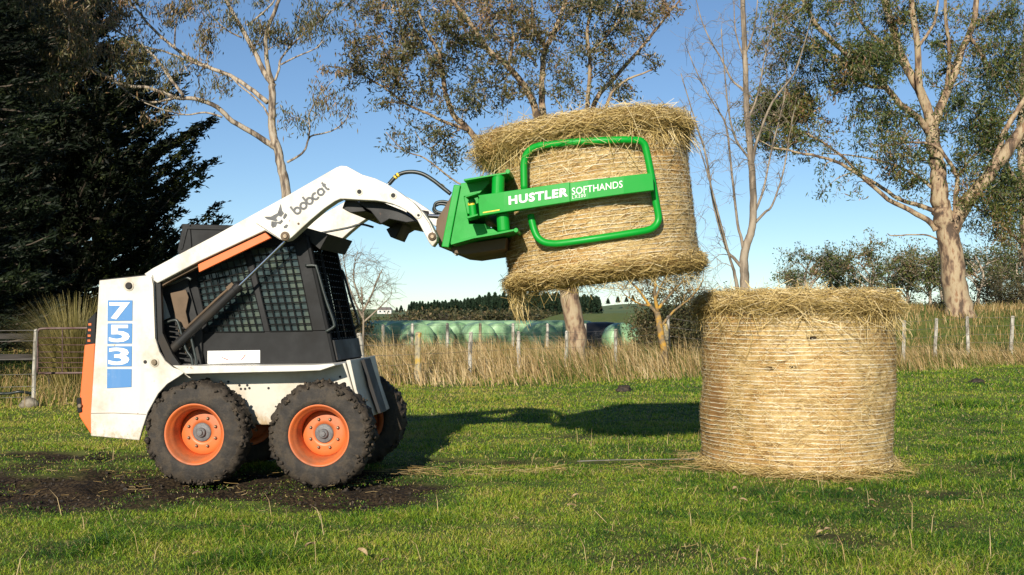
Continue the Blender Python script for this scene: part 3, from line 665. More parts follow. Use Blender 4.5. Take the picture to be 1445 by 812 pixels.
# ------------------------------------------------------------------ green bale clamp on the coupler
BC = pt(841, 290, .78); BTILT = math.radians(7); BR, BH = .745, 1.20        # lifted bale: centre in the machine frame
def m2w(p): return MO + EX * p[0] + EY * p[1] + Vector((0, 0, p[2]))
gl = Vector((ML(640, 345, .5)[0], .75, ML(640, 345, .5)[1]))
GR = thing('bale_clamp', 'green hydraulic bale clamp with white lettering gripping the raised bale', 'bale clamp', m2w(gl), (0, 0, -TH))
def gb(mb, name, m, parent=None, bevel=0, shade=False, seg=2):
    mb.v = [Vector(p) - gl for p in mb.v]; return mb.build(name, m, parent or GR, bevel, shade, seg=seg)
GY0, GY1 = .12, WID - .12
gb(MB().prism(poly([(640.3, 260.7), (650, 261.5), (633.3, 349.6), (622.8, 348.5)], GY0), GY0, GY1), 'back_frame', M['green'], None, .006)
for y0, y1 in ((GY0 + .02, GY0 + .045), (GY1 - .045, GY1 - .02)):
    gb(MB().prism(poly([(649.7, 258.4), (690.6, 252.5), (690.6, 257.2), (676.6, 272.4), (654.3, 277.1), (661.4, 316), (683.6, 315.7), (702.3, 327.4), (702.3, 329.8), (661.4, 337.5), (634.5, 344)], GY0), y0, y1), 'side_plate', M['green'], None, .003)
gb(MB().prism(poly([(658, 256.3), (694, 250.4), (718, 246.6), (718, 248.8), (694, 252.6), (658, 259)], GY0), -.02, GY1 + .14), 'top_plate', M['green'], None, .002)
gb(MB().prism(poly([(640, 343.5), (672, 335.5), (702, 330.6), (729, 325.3), (729, 328), (702, 333.5), (672, 338.5), (640, 347.5)], GY0), -.02, GY1 + .14), 'bottom_plate', M['green'], None, .002)
gb(MB().prism(poly([(636, 350), (648, 346), (716, 336), (714, 352), (660, 360), (640, 358)], .3), .25, WID - .25), 'lower_beam', M['rusty'], None, .006)
for (a, b), (c, d) in (((717, 243), (715, 247)), ((728.5, 325.5), (726, 328))):
    x, z = ML(a, b, 0); gb(MB().lathe([(.017, -.03), (.017, .35)], 14, (x, 0, z)), 'end_bar', M['green'], None, .003)
    gb(MB().lathe([(.017, WID - .35), (.017, WID + .03)], 14, (x, 0, z)), 'end_bar', M['green'], None, .003)
def arc_y(x):      # how far the hand bends round the bale
    d = x - BC[0]; return d * d / 2.6
ZT = BC[1] - BR - .035
def solve(px, py, base, k=1.0):
    y = base
    for _ in range(4): x, z = ML(px, py, y); y = base + arc_y(x) * k
    return Vector((x, y, z))
def hand(far):
    def mir(mb):
        if far: mb.v = [Vector((p[0], 2 * BC[1] - p[1], p[2])) for p in mb.v]; mb.f = [f[::-1] for f in mb.f]
        return mb
    loop = [(739.7, 268), (739.2, 240), (739.5, 230), (742, 220), (748, 212), (757, 207.3), (768, 205), (815, 200.3), (870, 197.8), (896, 198), (904, 199.4), (909.5, 204.5), (912, 213), (916, 232), (920.5, 256), (925.5, 285), (929, 304), (928.4, 313), (923.5, 320), (914, 325), (890, 329.3), (840, 337), (795, 343.2), (780, 344), (768, 342), (759, 335.5), (753.5, 324), (748.5, 303)]
    P = [solve(a, b, ZT) for a, b in loop]
    lo = gb(mir(MB().tube(spline(P, 4), .0265, 16)), 'clamp_loop', M['green'], None, 0, True)
    mb = MB(); tops = [(674, 276), (711, 270.6), (750, 265), (804, 257.2)]; bots = [(676.6, 305.2), (711, 299.4), (750, 293.4), (804.5, 285)]
    def beam(tops, bots, base, th, kk):
        mb = MB(); n = len(tops); fr = []; bk = []
        for t, b in zip(tops, bots):
            q = solve(*t, base, kk); y = q.y
            for (a, c) in (t, b): p = pt(a, c, y); mb.v += [p, p + Vector((0, th, 0))]
        for i in range(n - 1):
            a = i * 4; mb.f += [[a, a + 2, a + 6, a + 4], [a + 1, a + 5, a + 7, a + 3], [a, a + 4, a + 5, a + 1], [a + 2, a + 3, a + 7, a + 6]]
        mb.f += [[0, 1, 3, 2], [(n - 1) * 4 + q for q in (0, 2, 3, 1)]]
        return mb
    bm = gb(mir(beam(tops, bots, ZT - .125, .10, .25)), 'clamp_arm', M['green'], None, .004)
    gb(mir(beam([(775, 262), (830, 254.6), (880, 248.6), (921, 244)], [(775, 289), (830, 281), (880, 274), (923, 268.6)], ZT - .113, .08, .42)), 'clamp_arm_tip', M['green'], bm, .004)
    gb(mir(MB().prism(poly([(659, 279), (675, 274.5), (676, 276.5), (660, 281.5)], ZT), ZT - .12, ZT + .06)), 'arm_lip', M['green'], bm, .002)
    gb(mir(MB().prism(poly([(661, 308), (677, 304), (677, 306.5), (662, 311)], ZT), ZT - .12, ZT + .06)), 'arm_lip', M['green'], bm, .002)
    def vpin(a, b, r, y, name, m, cap=True):
        A, B = pt(*a, y), pt(*b, y); L = (B - A).length; d = (B - A).normalized()
        return gb(mir(MB().tube([A, A + d * .012, A + d * .012, B - d * .012, B], [r * .85, r * .85, r, r, r * .85], 24)), name, m, None, .003)
    vpin((703.5, 247.5), (702.5, 276), .046, ZT + .02, 'pivot_pin', M['green']); vpin((709, 300), (711, 327.5), .046, ZT + .02, 'pivot_pin', M['green'])
    vpin((665.5, 281), (668.5, 310), .028, ZT + .0, 'arm_cylinder', M['green'])
    gb(mir(MB().tube([pt(665.6, 286.5, ZT), pt(666, 290, ZT)], .0295, 20)), 'warning_band', M['yellow'])
    if not far:
        def face(px, py, off=.0018): q = solve(px, py, ZT - .125, .25); return Vector((q.x, q.y - off, q.z))
        def face2(px, py, off=.002): q = solve(px, py, ZT - .113, .42); return Vector((q.x, q.y - off, q.z))
        mb = MB(); V, Fc = text_shape('HUSTLER', .04, 1.12)
        Vd = V; decal(mb, V, Fc, lambda u, v: face(*quadmap(((718.0, 289.6), (801.5, 277.3), (801.8, 264.8), (717.6, 277.2)), u, v), .004))
        gb(mb, 'lettering', M['white_clean'], bm)
        mb = MB(); V, Fc = text_shape('SOFTHANDS', .0, 1.02); decal(mb, V, Fc, lambda u, v: face2(*quadmap(((807.2, 275.4), (878.6, 264.8), (878.4, 255), (806.8, 265.6)), u, v)))
        gb(mb, 'lettering', M['white_clean'], bm)
        mb = MB(); V, Fc = text_shape('LX200', .0, 1.25); decal(mb, V, Fc, lambda u, v: face2(*quadmap(((807.6, 281), (826.4, 278.1), (826.2, 273.2), (807.4, 276.2)), u, v)))
        gb(mb, 'lettering', M['white_clean'], bm)
        mb = MB(); c = [face(681.5, 301.2), face(705, 297.3), face(705, 295.6), face(681.5, 299.5)]; mb.v += c; mb.f.append([0, 1, 2, 3]); gb(mb, 'warning_band', M['yellow'], bm)
hand(False); hand(True)
gb(MB().box((ML(678, 300, .75)[0], WID / 2, ML(678, 300, .75)[1]), (.16, WID - .3, .14)), 'centre_beam', M['green'], None, .008)

# ------------------------------------------------------------------ hay bales
def bale_mat(name, stains_holes):
    m, t, b = new_mat(name)
    n = nz(t, 9, 8, (1, 1, 2.2), .75); n2 = nz(t, 1.6, 3)
    r = ramp(t, n.outputs[0], [(.32, (.13, .075, .030)), (.44, (.38, .25, .10)), (.58, (.57, .42, .19)), (.72, (.64, .51, .28))])
    r2 = ramp(t, n2.outputs[0], [(.35, (.80, .64, .46)), (.6, (1, 1, 1))])
    x = t.nodes.new('ShaderNodeMix'); x.data_type = 'RGBA'; x.blend_type = 'MULTIPLY'; x.inputs[0].default_value = 1
    t.links.new(r.outputs[0], x.inputs[6]); t.links.new(r2.outputs[0], x.inputs[7]); t.links.new(x.outputs[2], b.inputs['Base Color']); col = x.outputs[2]
    for (sx, sy, sz), rr, c_, st_, lim in stains_holes:
        tc = t.nodes.new('ShaderNodeTexCoord'); mp = t.nodes.new('ShaderNodeMapping'); mp.vector_type = 'TEXTURE'; mp.inputs['Location'].default_value = (sx, sy, sz); mp.inputs['Scale'].default_value = st_
        t.links.new(tc.outputs['Object'], mp.inputs[0]); ln_ = t.nodes.new('ShaderNodeVectorMath'); ln_.operation = 'LENGTH'; t.links.new(mp.outputs[0], ln_.inputs[0])
        ma = t.nodes.new('ShaderNodeMath'); ma.operation = 'MULTIPLY_ADD'; t.links.new(n.outputs[0], ma.inputs[0]); ma.inputs[1].default_value = -1.6; t.links.new(ln_.outputs['Value'], ma.inputs[2])
        r_ = ramp(t, ma.outputs[0], [(0, (lim,) * 3), (rr, (0, 0, 0))]); col = mixc(t, r_.outputs[0], col, c_)
    t.links.new(col, b.inputs['Base Color'])
    b.inputs['Roughness'].default_value = .8; b.inputs['Specular IOR Level'].default_value = .2
    n3 = nz(t, 40, 6, (1, 1, 1.5), .7); add_bump(t, b, n3.outputs[0], .8, .012); return m
def on_bale(px, py):
    p = at(px, py, BALE[1]); 
    for _ in range(6):
        d = p.x - BALE[0]; p = at(px, py, BALE[1] - math.sqrt(max(BALE[2] ** 2 - d * d, .01)))
    q = Matrix.Rotation(-.4, 3, 'Z') @ (p - Vector((BALE[0], BALE[1], 0))); return tuple(q)
HOLES = [(on_bale(*p), s_) for p, s_ in (((1148, 476), (.055, .055, .018)), ((1120, 473), (.03, .03, .012)), ((1165, 477), (.025, .025, .012)), ((1085, 519), (.05, .05, .02)), ((1120, 517), (.04, .04, .016)))]  # dark gaps in the hay; their inner shade is put into the colour
M['bale'] = bale_mat('packed_hay', [])
M['bale_stained'] = bale_mat('stained_holed_hay', [(on_bale(1010, 565), .5, (.10, .05, .022), (.09, .09, .16), .85), (on_bale(1004, 560), .6, (.30, .16, .055), (.22, .22, .75), .75)] + [(h, .5, (.022, .014, .008), s_, 1) for h, s_ in HOLES])
M['hay'] = rnd_mat('hay_stalks', [(0, (.15, .09, .032)), (.2, (.34, .215, .075)), (.5, (.56, .395, .155)), (.8, (.67, .52, .26)), (1, (.74, .63, .40))], .5, .12, .35)
M['hay_loose'] = rnd_mat('loose_hay', [(0, (.09, .060, .020)), (.22, (.27, .185, .055)), (.5, (.52, .375, .13)), (.8, (.66, .50, .22)), (1, (.76, .63, .38))], .5, .15, .35)
M['net'] = noisy('net_wrap', [(.38, (.50, .39, .23)), (.6, (.66, .59, .44))], 40, .55)
def strips(name, P, T, L, w, rnd, m, parent, curl=.15, droop=0.0, nrm=None):
    """stalks: 3 point ribbons centred at P along T"""
    n = len(P); T = T / np.linalg.norm(T, axis=1)[:, None]
    rv = RNG.normal(0, 1, (n, 3)); B = np.cross(T, rv); B /= np.linalg.norm(B, axis=1)[:, None]
    if nrm is not None:
        B = np.cross(T, nrm) + .35 * B; B /= np.linalg.norm(B, axis=1)[:, None]
    cv = RNG.normal(0, 1, (n, 3)) * curl * L[:, None]; dz = np.zeros((n, 3)); dz[:, 2] = -droop * L
    A, C = P - T * L[:, None] / 2 + dz * .6, P + T * L[:, None] / 2 + dz * 1.0 ; Mi = P + cv
    s = B * (w / 2)[:, None]
    V = np.stack([A - s, A + s, Mi - s, Mi + s, C - s * .6, C + s * .6], 1).reshape(-1, 3); b = np.arange(n)[:, None] * 6
    return npmesh(name, V, [b + np.array([[0, 1, 3, 2]]), b + np.array([[2, 3, 5, 4]])], m, parent, np.repeat(rnd, 6))
def bale(name, label, loc, rot, R, H, overhang, bottom, seed, lump, mcore):
    root = thing(name, label, 'hay bale', loc, rot, 'round hay bales')
    rs = np.random.default_rng(seed)
    # body
    nseg, nring = 160, 70; prof = []
    V = []
    def rad(a, zf):
        e = min(zf, 1 - zf) * H
        x = R * (1 + .012 * math.sin(zf * math.pi)) - .05 * max(0, 1 - e / .07) ** 2
        p = Vector((math.cos(a) * R * 1.6, math.sin(a) * R * 1.6, zf * H * 1.6 + seed * 3))
        x += .028 * mnoise.fractal(p, 1, 2, 3) + .010 * mnoise.fractal(p * 6, 1, 2, 2)
        x += .0035 * math.sin(zf * H / .0335 * 2 * math.pi + 1.5 * mnoise.noise(p * .8))
        return x
    rows = []
    for j in range(nring * 2 + 1):
        zf = j / (nring * 2)
        for k in range(nseg):
            a = 2 * math.pi * k / nseg; r = rad(a, zf); V.append((r * math.cos(a), r * math.sin(a), zf * H))
    m = nring * 2 + 1; i = np.arange(m - 1)[:, None]; k = np.arange(nseg)[None]; k2 = (k + 1) % nseg
    q = np.stack([i * nseg + k, i * nseg + k2, (i + 1) * nseg + k2, (i + 1) * nseg + k], -1).reshape(-1, 4)
    c0 = len(V); V.append((0, 0, 0.0)); V.append((0, 0, H)); kk = np.arange(nseg); k2 = (kk + 1) % nseg
    t1 = np.stack([k2, kk, np.full(nseg, c0)], -1); o = (m - 1) * nseg; t2 = np.stack([o + kk, o + k2, np.full(nseg, c0 + 1)], -1)
    npmesh('hay_core', np.array(V), [q, t1, t2], mcore, root, shade=True)
    # net wrap: thin strands that sink in and out of the hay
    nb = MB(); z = .04
    Vn, Fn, off = [], [], 0
    while z < H - .04:
        zf0 = z / H; n = 220; ph = rs.uniform(0, 9)
        for s0 in range(n):
            pass
        ang = np.arange(n) * 2 * math.pi / n; up = []; dn = []
        for a in ang:
            zz = z + .006 * math.sin(a * 3 + ph) + .004 * mnoise.noise(Vector((a * 8, z * 9, seed)))
            sink = .001 + .0055 * mnoise.fractal(Vector((math.cos(a) * 4, math.sin(a) * 4, z * 5)), 1, 2, 3)
            r = rad(a, zz / H) + .0035 + sink; hw = (.0040 if seed > 5 else .0030) * (.7 + .5 * mnoise.noise(Vector((a * 5, z * 30, seed))))
            up.append((r * math.cos(a), r * math.sin(a), zz + hw)); dn.append((r * math.cos(a), r * math.sin(a), zz - hw))
        Vn += up + dn; kk = np.arange(n); k2 = (kk + 1) % n; Fn.append(np.stack([off + n + kk, off + n + k2, off + k2, off + kk], -1)); off += 2 * n
        z += .0335 * rs.uniform(.92, 1.08)
    npmesh('net_wrap', np.array(Vn), [np.concatenate(Fn)], M['net'], root, shade=True)
    # stalks lying on the surface
    n = 24000; a = rs.uniform(0, 2 * math.pi, n); z = rs.uniform(.02, H - .02, n)
    nn = fbm(a * R * 5, z * 5, seed, 3); k = rs.uniform(0, 1, n) < .25 + 1.0 * nn; a, z = a[k], z[k]; n = len(a)
    if mcore.name.startswith('stained'):
        k = np.ones(n, bool)
        for h, s_ in HOLES + [(on_bale(1010, 565), (.10, .10, .17))]: k &= ((R * np.cos(a) - h[0]) / s_[0]) ** 2 + ((R * np.sin(a) - h[1]) / s_[1]) ** 2 + ((z - h[2]) / s_[2]) ** 2 > 1
        a, z = a[k], z[k]; n = len(a)
    rr = np.array([rad(x, y / H) for x, y in zip(a, z)]) + rs.uniform(-.004, .008, n)
    N = np.stack([np.cos(a), np.sin(a), np.zeros(n)], -1); T = np.stack([-np.sin(a), np.cos(a), np.zeros(n)], -1)
    th = rs.normal(0, .75, n); D = T * np.cos(th)[:, None]; D[:, 2] = np.sin(th); D += N * rs.normal(0, .07, n)[:, None]
    P = N * rr[:, None]; P[:, 2] = z
    L = rs.uniform(.03, .15, n); rn = np.clip(.55 + .5 * (fbm(a * R * 1.5, z * 1.5, seed + 5, 3) - .5) + rs.normal(0, .25, n), 0, 1)
    tag(strips('surface_straw', P, D, L, rs.uniform(.0022, .0036, n), rn, M['hay'], root, .04, 0, N), kind='stuff')
    # shaggy rings of loose hay at the rims
    for z0, minor, dens, low in ((H - overhang * .36, overhang, 20000, False), (.035 + bottom * .3, bottom, 5500 if bottom < .1 else 9000, True)):
        RC = lambda w_, minor=minor: R + .025 - .40 * w_ + 1.1 * np.maximum(w_ - minor * 1.25, 0) if minor > .1 else R + .02 - .4 * w_
        ns, mr = 120, 14; V = []
        for s_ in range(ns):
            a = 2 * math.pi * s_ / ns; ca, sa = math.cos(a), math.sin(a)
            wob = 1 + .5 * mnoise.fractal(Vector((ca * 3.4, sa * 3.4, seed + z0)), 1, 2, 4)
            w_ = minor * wob * (lump(a) if not low else 1)
            for q_ in range(mr):
                b = 2 * math.pi * q_ / mr
                rn_ = 1 + .35 * mnoise.fractal(Vector((ca * 7, sa * 7, b + seed)), 1, 2, 3)
                V.append(((RC(w_) + .40 * w_ * math.cos(b) * rn_) * ca, (RC(w_) + .40 * w_ * math.cos(b) * rn_) * sa, z0 + .40 * w_ * math.sin(b) * rn_))
        i = np.arange(ns)[:, None]; q_ = np.arange(mr)[None]; i2 = (i + 1) % ns; q2 = (q_ + 1) % mr
        F4 = np.stack([i * mr + q_, i2 * mr + q_, i2 * mr + q2, i * mr + q2], -1).reshape(-1, 4)
        ring = npmesh('hay_fringe', np.array(V), [F4], M['bale'], root, shade=True)
        n = dens; a = rs.uniform(0, 2 * math.pi, n); b = rs.uniform(0, 2 * math.pi, n)
        wob = np.array([1 + .5 * mnoise.fractal(Vector((math.cos(x) * 3.4, math.sin(x) * 3.4, seed + z0)), 1, 2, 4) for x in a])
        w_ = minor * wob * (np.array([lump(x) for x in a]) if not low else 1)
        q_ = rs.uniform(.7, 1.0, n) + np.abs(rs.normal(0, .16, n))
        rr = RC(w_) + .01 + .48 * w_ * np.cos(b) * q_; P = np.stack([rr * np.cos(a), rr * np.sin(a), z0 + (.48 if low else .37) * w_ * np.sin(b) * q_], -1)
        T = np.stack([-np.sin(a), np.cos(a), np.zeros(n)], -1); N = np.stack([np.cos(a), np.sin(a), np.zeros(n)], -1)
        D = T * rs.choice([-1, 1], n)[:, None] + N * rs.normal(.15, .5, n)[:, None]; D[:, 2] += rs.normal(-.05, .28, n)
        L = rs.uniform(.08, .30, n) * (1 if not low else .7)
        rn = np.clip(.5 + .28 * np.sin(b) + rs.normal(0, .22, n), 0, 1)  # top stalks paler, underside darker: light and shade put into the colour
        st_ = strips('loose_stalks', P, D, L, rs.uniform(.0024, .0044, n), rn, M['hay_loose'], ring, .12, .12); tag(st_, kind='stuff')
    # top covering
    n = 5000; a = rs.uniform(0, 2 * math.pi, n); rr = R * np.sqrt(rs.uniform(0, 1, n)); P = np.stack([rr * np.cos(a), rr * np.sin(a), H + rs.uniform(-.01, .03, n)], -1)
    D = rs.normal(0, 1, (n, 3)); D[:, 2] *= .15
    tag(strips('top_straw', P, D, rs.uniform(.08, .3, n), rs.uniform(.003, .0055, n), np.clip(rs.normal(.6, .25, n), 0, 1), M['hay_loose'], root, .1, .03), kind='stuff')
    # thatch hanging down from the rim over the net
    n = 2600; a = rs.uniform(0, 2 * math.pi, n); k = rs.uniform(0, 1, n) < fbm(np.cos(a) * 2.5 + 9, np.sin(a) * 2.5 + 9, seed + 8, 3) * 1.5 - .35; a = a[k]; n = len(a)
    N = np.stack([np.cos(a), np.sin(a), np.zeros(n)], -1); T = np.stack([-np.sin(a), np.cos(a), np.zeros(n)], -1)
    P = N * (R + rs.uniform(.005, .04, n))[:, None]; P[:, 2] = H - overhang * rs.uniform(.7, 1.25, n); D = T * rs.normal(0, .55, n)[:, None] + N * rs.normal(.02, .06, n)[:, None]; D[:, 2] = -rs.uniform(.3, 1, n)
    tag(strips('hanging_straw', P, D, rs.uniform(.06, .22, n), rs.uniform(.003, .005, n), np.clip(rs.normal(.5, .25, n), 0, 1), M['hay_loose'], root, .08), kind='stuff')
    # stray stalks hanging out
    n = 520; a = rs.uniform(0, 2 * math.pi, n); z = rs.choice([H - overhang * .9, H - .03, H * .8], n, p=[.5, .3, .2]) + rs.normal(0, .04, n)
    N = np.stack([np.cos(a), np.sin(a), np.zeros(n)], -1); T = np.stack([-np.sin(a), np.cos(a), np.zeros(n)], -1)
    P = N * (R + overhang * .3 + rs.uniform(0, .03, n))[:, None]; P[:, 2] = z; D = N * .25 + T * rs.normal(0, .5, n)[:, None]; D[:, 2] = -rs.uniform(.1, 1, n)
    L = rs.uniform(.12, .38, n); tag(strips('stray_stalks', P, D, L, rs.uniform(.0028, .0045, n), rs.uniform(.3, 1, n), M['hay_loose'], root, .08), kind='stuff')
    return root
ub = Vector((math.sin(-BTILT), 0, math.cos(-BTILT)))         # axis of the tilted bale in the machine frame
base = BC - ub * (BH / 2)
b1 = bale('hay_bale', 'tilted round hay bale held up off the ground by the green clamp', m2w(base), (0, -BTILT, -TH), BR, BH, .195, .115, 3,
          lambda a: 1 + .7 * max(0, -math.cos(a)) ** 2, M['bale'])
b2 = bale('hay_bale', 'netted round hay bale standing upright on the grass at right', (BALE[0], BALE[1], -.01), (0, 0, .4), BALE[2] - .03, BALE[3],   .175, .06, 9, lambda a: 1 - .4 * max(0, math.cos(a - 2.75)) ** 2, M['bale_stained'])
# wisps hanging under the raised bale
n = 90; P = np.zeros((n, 3)); a = RNG.normal(math.pi * 1.04, .10, n); rr = RNG.uniform(BR - .10, BR + .02, n)
P[:, 0] = rr * np.cos(a); P[:, 1] = rr * np.sin(a); P[:, 2] = RNG.uniform(-.22, .05, n); D = RNG.normal(0, .22, (n, 3)); D[:, 2] = -1; D[:, 0] += .12
tag(strips('hanging_wisps', P, D, RNG.uniform(.12, .32, n), np.full(n, .004), RNG.uniform(.3, .9, n), M['hay_loose'], b1, .08), kind='stuff')
n = 500; a = RNG.uniform(0, 6.28, n); P = np.stack([(BR - .02) * np.cos(a), (BR - .02) * np.sin(a), RNG.uniform(-.08, .05, n)], -1); D = RNG.normal(0, .6, (n, 3)); D[:, 2] -= .6
tag(strips('hanging_wisps', P, D, RNG.uniform(.08, .28, n), np.full(n, .0038), RNG.uniform(.2, .9, n), M['hay_loose'], b1, .1), kind='stuff')

ORD = 'first second third fourth fifth sixth seventh eighth ninth tenth eleventh twelfth thirteenth fourteenth fifteenth sixteenth seventeenth eighteenth nineteenth twentieth'.split()
def rank(xs, i): return ORD[sorted(xs).index(xs[i])]
# ------------------------------------------------------------------ fences and gate
M['post'] = noisy('weathered_post', [(.36, (.14, .12, .09)), (.5, (.34, .31, .25)), (.66, (.52, .49, .42))], 14, .85, .3, (1, 1, .25))
M['post_lichen'] = noisy('lichen_post', [(.36, (.22, .19, .13)), (.5, (.36, .30, .18)), (.64, (.44, .29, .06))], 11, .85, .3, (1, 1, .6))
M['wire'] = noisy('fence_wire', [(.3, (.14, .12, .10)), (.7, (.24, .22, .20))], 8, .6, metal=.3)
M['rail'] = noisy('dark_rail', [(.35, (.015, .012, .010)), (.65, (.045, .037, .030))], 6, .85, .2, (.2, 1, 3))  # rails are dark timber
M['gate'] = noisy('gate_pipe', [(.35, (.07, .028, .022)), (.65, (.13, .085, .072))], 8, .55, metal=.2)
def post_mb(x, y, h, w, lean, rs, square=False):
    mb = MB(); z = float(gz(x, y)) - .15; n = 5 if not square else 4
    pts, rad = [], []
    for i in range(7):
        t = i / 6; pts.append((x + lean * t * h + rs.normal(0, .004), y + rs.normal(0, .004), z + t * (h + .15))); rad.append(w / 2 * (1.08 - .14 * t) * rs.uniform(.95, 1.05))
    pts.append((pts[-1][0], y, pts[-1][2] + .012)); rad.append(rad[-1] * .7)
    return mb.tube(pts, rad, 7)
def fence(label, posts, wires, Hd=1.0):
    r = thing('wire_fence', label, 'fence', (posts[0][0], posts[0][1], 0)); rs = np.random.default_rng(len(posts) + 3)
    P = []
    for (x, y, h, w, lean, li) in posts:
        post_mb(x, y, h, w, lean, rs).build('fence_post', M['post_lichen'] if li else M['post'], r, 0, False, world=True)
        P.append((x, y, h, lean))
    P.sort()
    for f in wires:
        pts = []
        for i, (x, y, h, lean) in enumerate(P):
            pts.append((x + lean * h * f, y - .06, float(gz(x, y)) + f * h))
        pts = [p for a, b in zip(pts[:-1], pts[1:]) for p in (a, tuple((a[i] + b[i]) / 2 - (.012 if i == 2 else 0) for i in range(3)))] + [pts[-1]]
        MB().tube(pts, .0035, 5).build('wire', M['wire'], r, world=True)
    return r
def pp(px, Y): return at(px, HZ, Y).x
mid = [(pp(455, 19.3), 19.3, .95, .10, .02, 0), (pp(519, 19.6), 19.6, .93, .09, -.16, 0), (pp(590, 20.3), 20.3, .93, .125, 0, 1), (pp(663, 22), 22, .90, .085, .02, 0), (pp(732, 23.8), 23.8, .88, .085, -.01, 0), (pp(798.5, 25.5), 25.5, .88, .085, .02, 0), (pp(868, 27), 27, .90, .09, .02, 0),
       (pp(940, 28.6), 28.6, 1.0, .17, -.02, 1), (pp(945, 28.9), 28.9, 1.22, .08, -.04, 0), (pp(1020, 29.0), 29.0, 1.0, .09, 0, 0), (pp(1120, 29), 29, 1.0, .09, 0, 0), (pp(1200, 29), 29, 1.05, .09, 0, 0), (pp(1274, 28.6), 28.6, 1.1, .095, .03, 0), (pp(1318, 30), 30, 1.16, .095, .06, 0), (pp(1366, 31.5), 31.5, 1.2, .10, -.02, 0), (pp(1425, 31.5), 31.5, 1.22, .11, .07, 0), (pp(1480, 32), 32, 1.2, .1, 0, 0)]
fence('wire fence of weathered grey posts crossing behind the loader and bales', mid, (.98, .78, .58, .38, .2))
back = [(pp(a, 35), 35, .98, .10, .01 * (i % 3 - 1), i == 3) for i, a in enumerate((541, 582, 631, 678, 724, 772, 826))]
fence('second sparse wire fence in front of the wrapped silage bales', back, (.95, .6))
# left fence: weathered post beside the gate with wires running off to the left
lf = [(pp(-140, 14.6), 14.6, 1.05, .10, 0, 0), (pp(48, 15.2), 15.2, 1.05, .055, .03, 0)]
fence('thin leaning fence post with wires at the far left', lf, (1.0, .86, .62, .42, .26, .12))
lw = [(pp(56, 15.35), 15.35, .5, .04, 0, 0), (pp(190, 15.5), 15.5, .5, .05, 0, 0)]
# gate
GT = thing('farm_gate', 'rounded pipe farm gate with thin bars behind the loader', 'gate', (pp(52, 15.6), 15.6, 0))
def gp(a, b): return at(a, b, 15.6)
MB().tube(spline([gp(53, 526), (gp(53, 490)), gp(52.5, 474), gp(54, 467), gp(60, 464), gp(90, 463.5), gp(150, 463), gp(196, 463), gp(199, 470), gp(199, 526), gp(120, 526.5), gp(54, 527)], 4), .017, 8).build('gate_frame', M['gate'], GT, shade=True, world=True)
for y in (477, 487, 497, 505, 512, 519): MB().tube([gp(53, y), gp(199, y)], .0065, 6).build('gate_bar', M['gate'], GT, world=True)
MB().tube([gp(88, 463), gp(88, 527)], .008, 6).build('gate_bar', M['gate'], GT, world=True)
RF = thing('rail_fence', 'dark timber rail fence behind the farm gate', 'fence', (pp(0, 18.5), 18.5, 0))
for y0, y1 in ((471, 479), (500, 508.5)):
    a, b = at(-60, y0, 18.5), at(190, y1, 18.5); MB().box(((a.x + b.x) / 2, 18.5, (a.z + b.z) / 2), (b.x - a.x, .05, a.z - b.z)).build('fence_rail', M['rail'], RF, .006, world=True)
for x in (-30, 75, 178): MB().box((pp(x, 18.57), 18.57, .5), (.12, .09, 1.15)).build('fence_post', M['rail'], RF, .006, world=True)
# stone and molehill
def lump_thing(name, label, cat, x, y, s, m, seed, group=None, sub=3):
    import bmesh
    bm = bmesh.new(); bmesh.ops.create_icosphere(bm, subdivisions=sub, radius=1)
    for v in bm.verts:
        k = 1 + .35 * mnoise.fractal(v.co * 1.3 + Vector((seed, 0, 0)), 1, 2, 4); v.co = Vector((v.co.x * s[0] * k, v.co.y * s[1] * k, v.co.z * s[2] * k))
    me = bpy.data.meshes.new(name); bm.to_mesh(me); bm.free()
    o = link(name, me, m, shade=True); o.location = (x, y, float(gz(x, y)) + s[2] * .35); return tag(o, label, cat, group)
M['stone'] = noisy('field_stone', [(.36, (.08, .065, .045)), (.5, (.17, .14, .10)), (.64, (.26, .225, .17))], 8, .9, .4)
lump_thing('stone', 'pale stone in the grass at the foot of the thin gate post', 'stone', pp(42, 15.0), 15.0, (.13, .11, .10), M['stone'], 2)
lump_thing('molehill', 'small dark mound of soil in the grass below the fence', 'molehill', pp(880, 17.8), 17.8, (.12, .12, .07), M['soil'], 5)
lump_thing('molehill', 'dark soil mound in the grass right of the standing bale', 'molehill', pp(1377, 20.5), 20.5, (.13, .12, .05), M['soil'], 8)
# pale pipe lying on the ground left of the standing bale, and dark pipe at the far left
tag(MB().tube(spline([(.55, 9.2, .03), (.9, 9.25, .035), (1.3, 9.32, .03), (1.75, 9.36, .03), (2.2, 9.38, .03)], 4), .0045, 6).build('twine', M['wire'], shade=True), 'pale twine lying in the grass left of the standing bale', 'twine')
tag(MB().tube(spline([at(-40, 556, 15.2), at(10, 555.5, 15.2), at(28, 553, 15.2), at(45, 556, 15.3)], 4), .02, 8).build('water_pipe', M['rubber_hose'], shade=True), 'dark water pipe lying in the grass under the left wires', 'pipe')
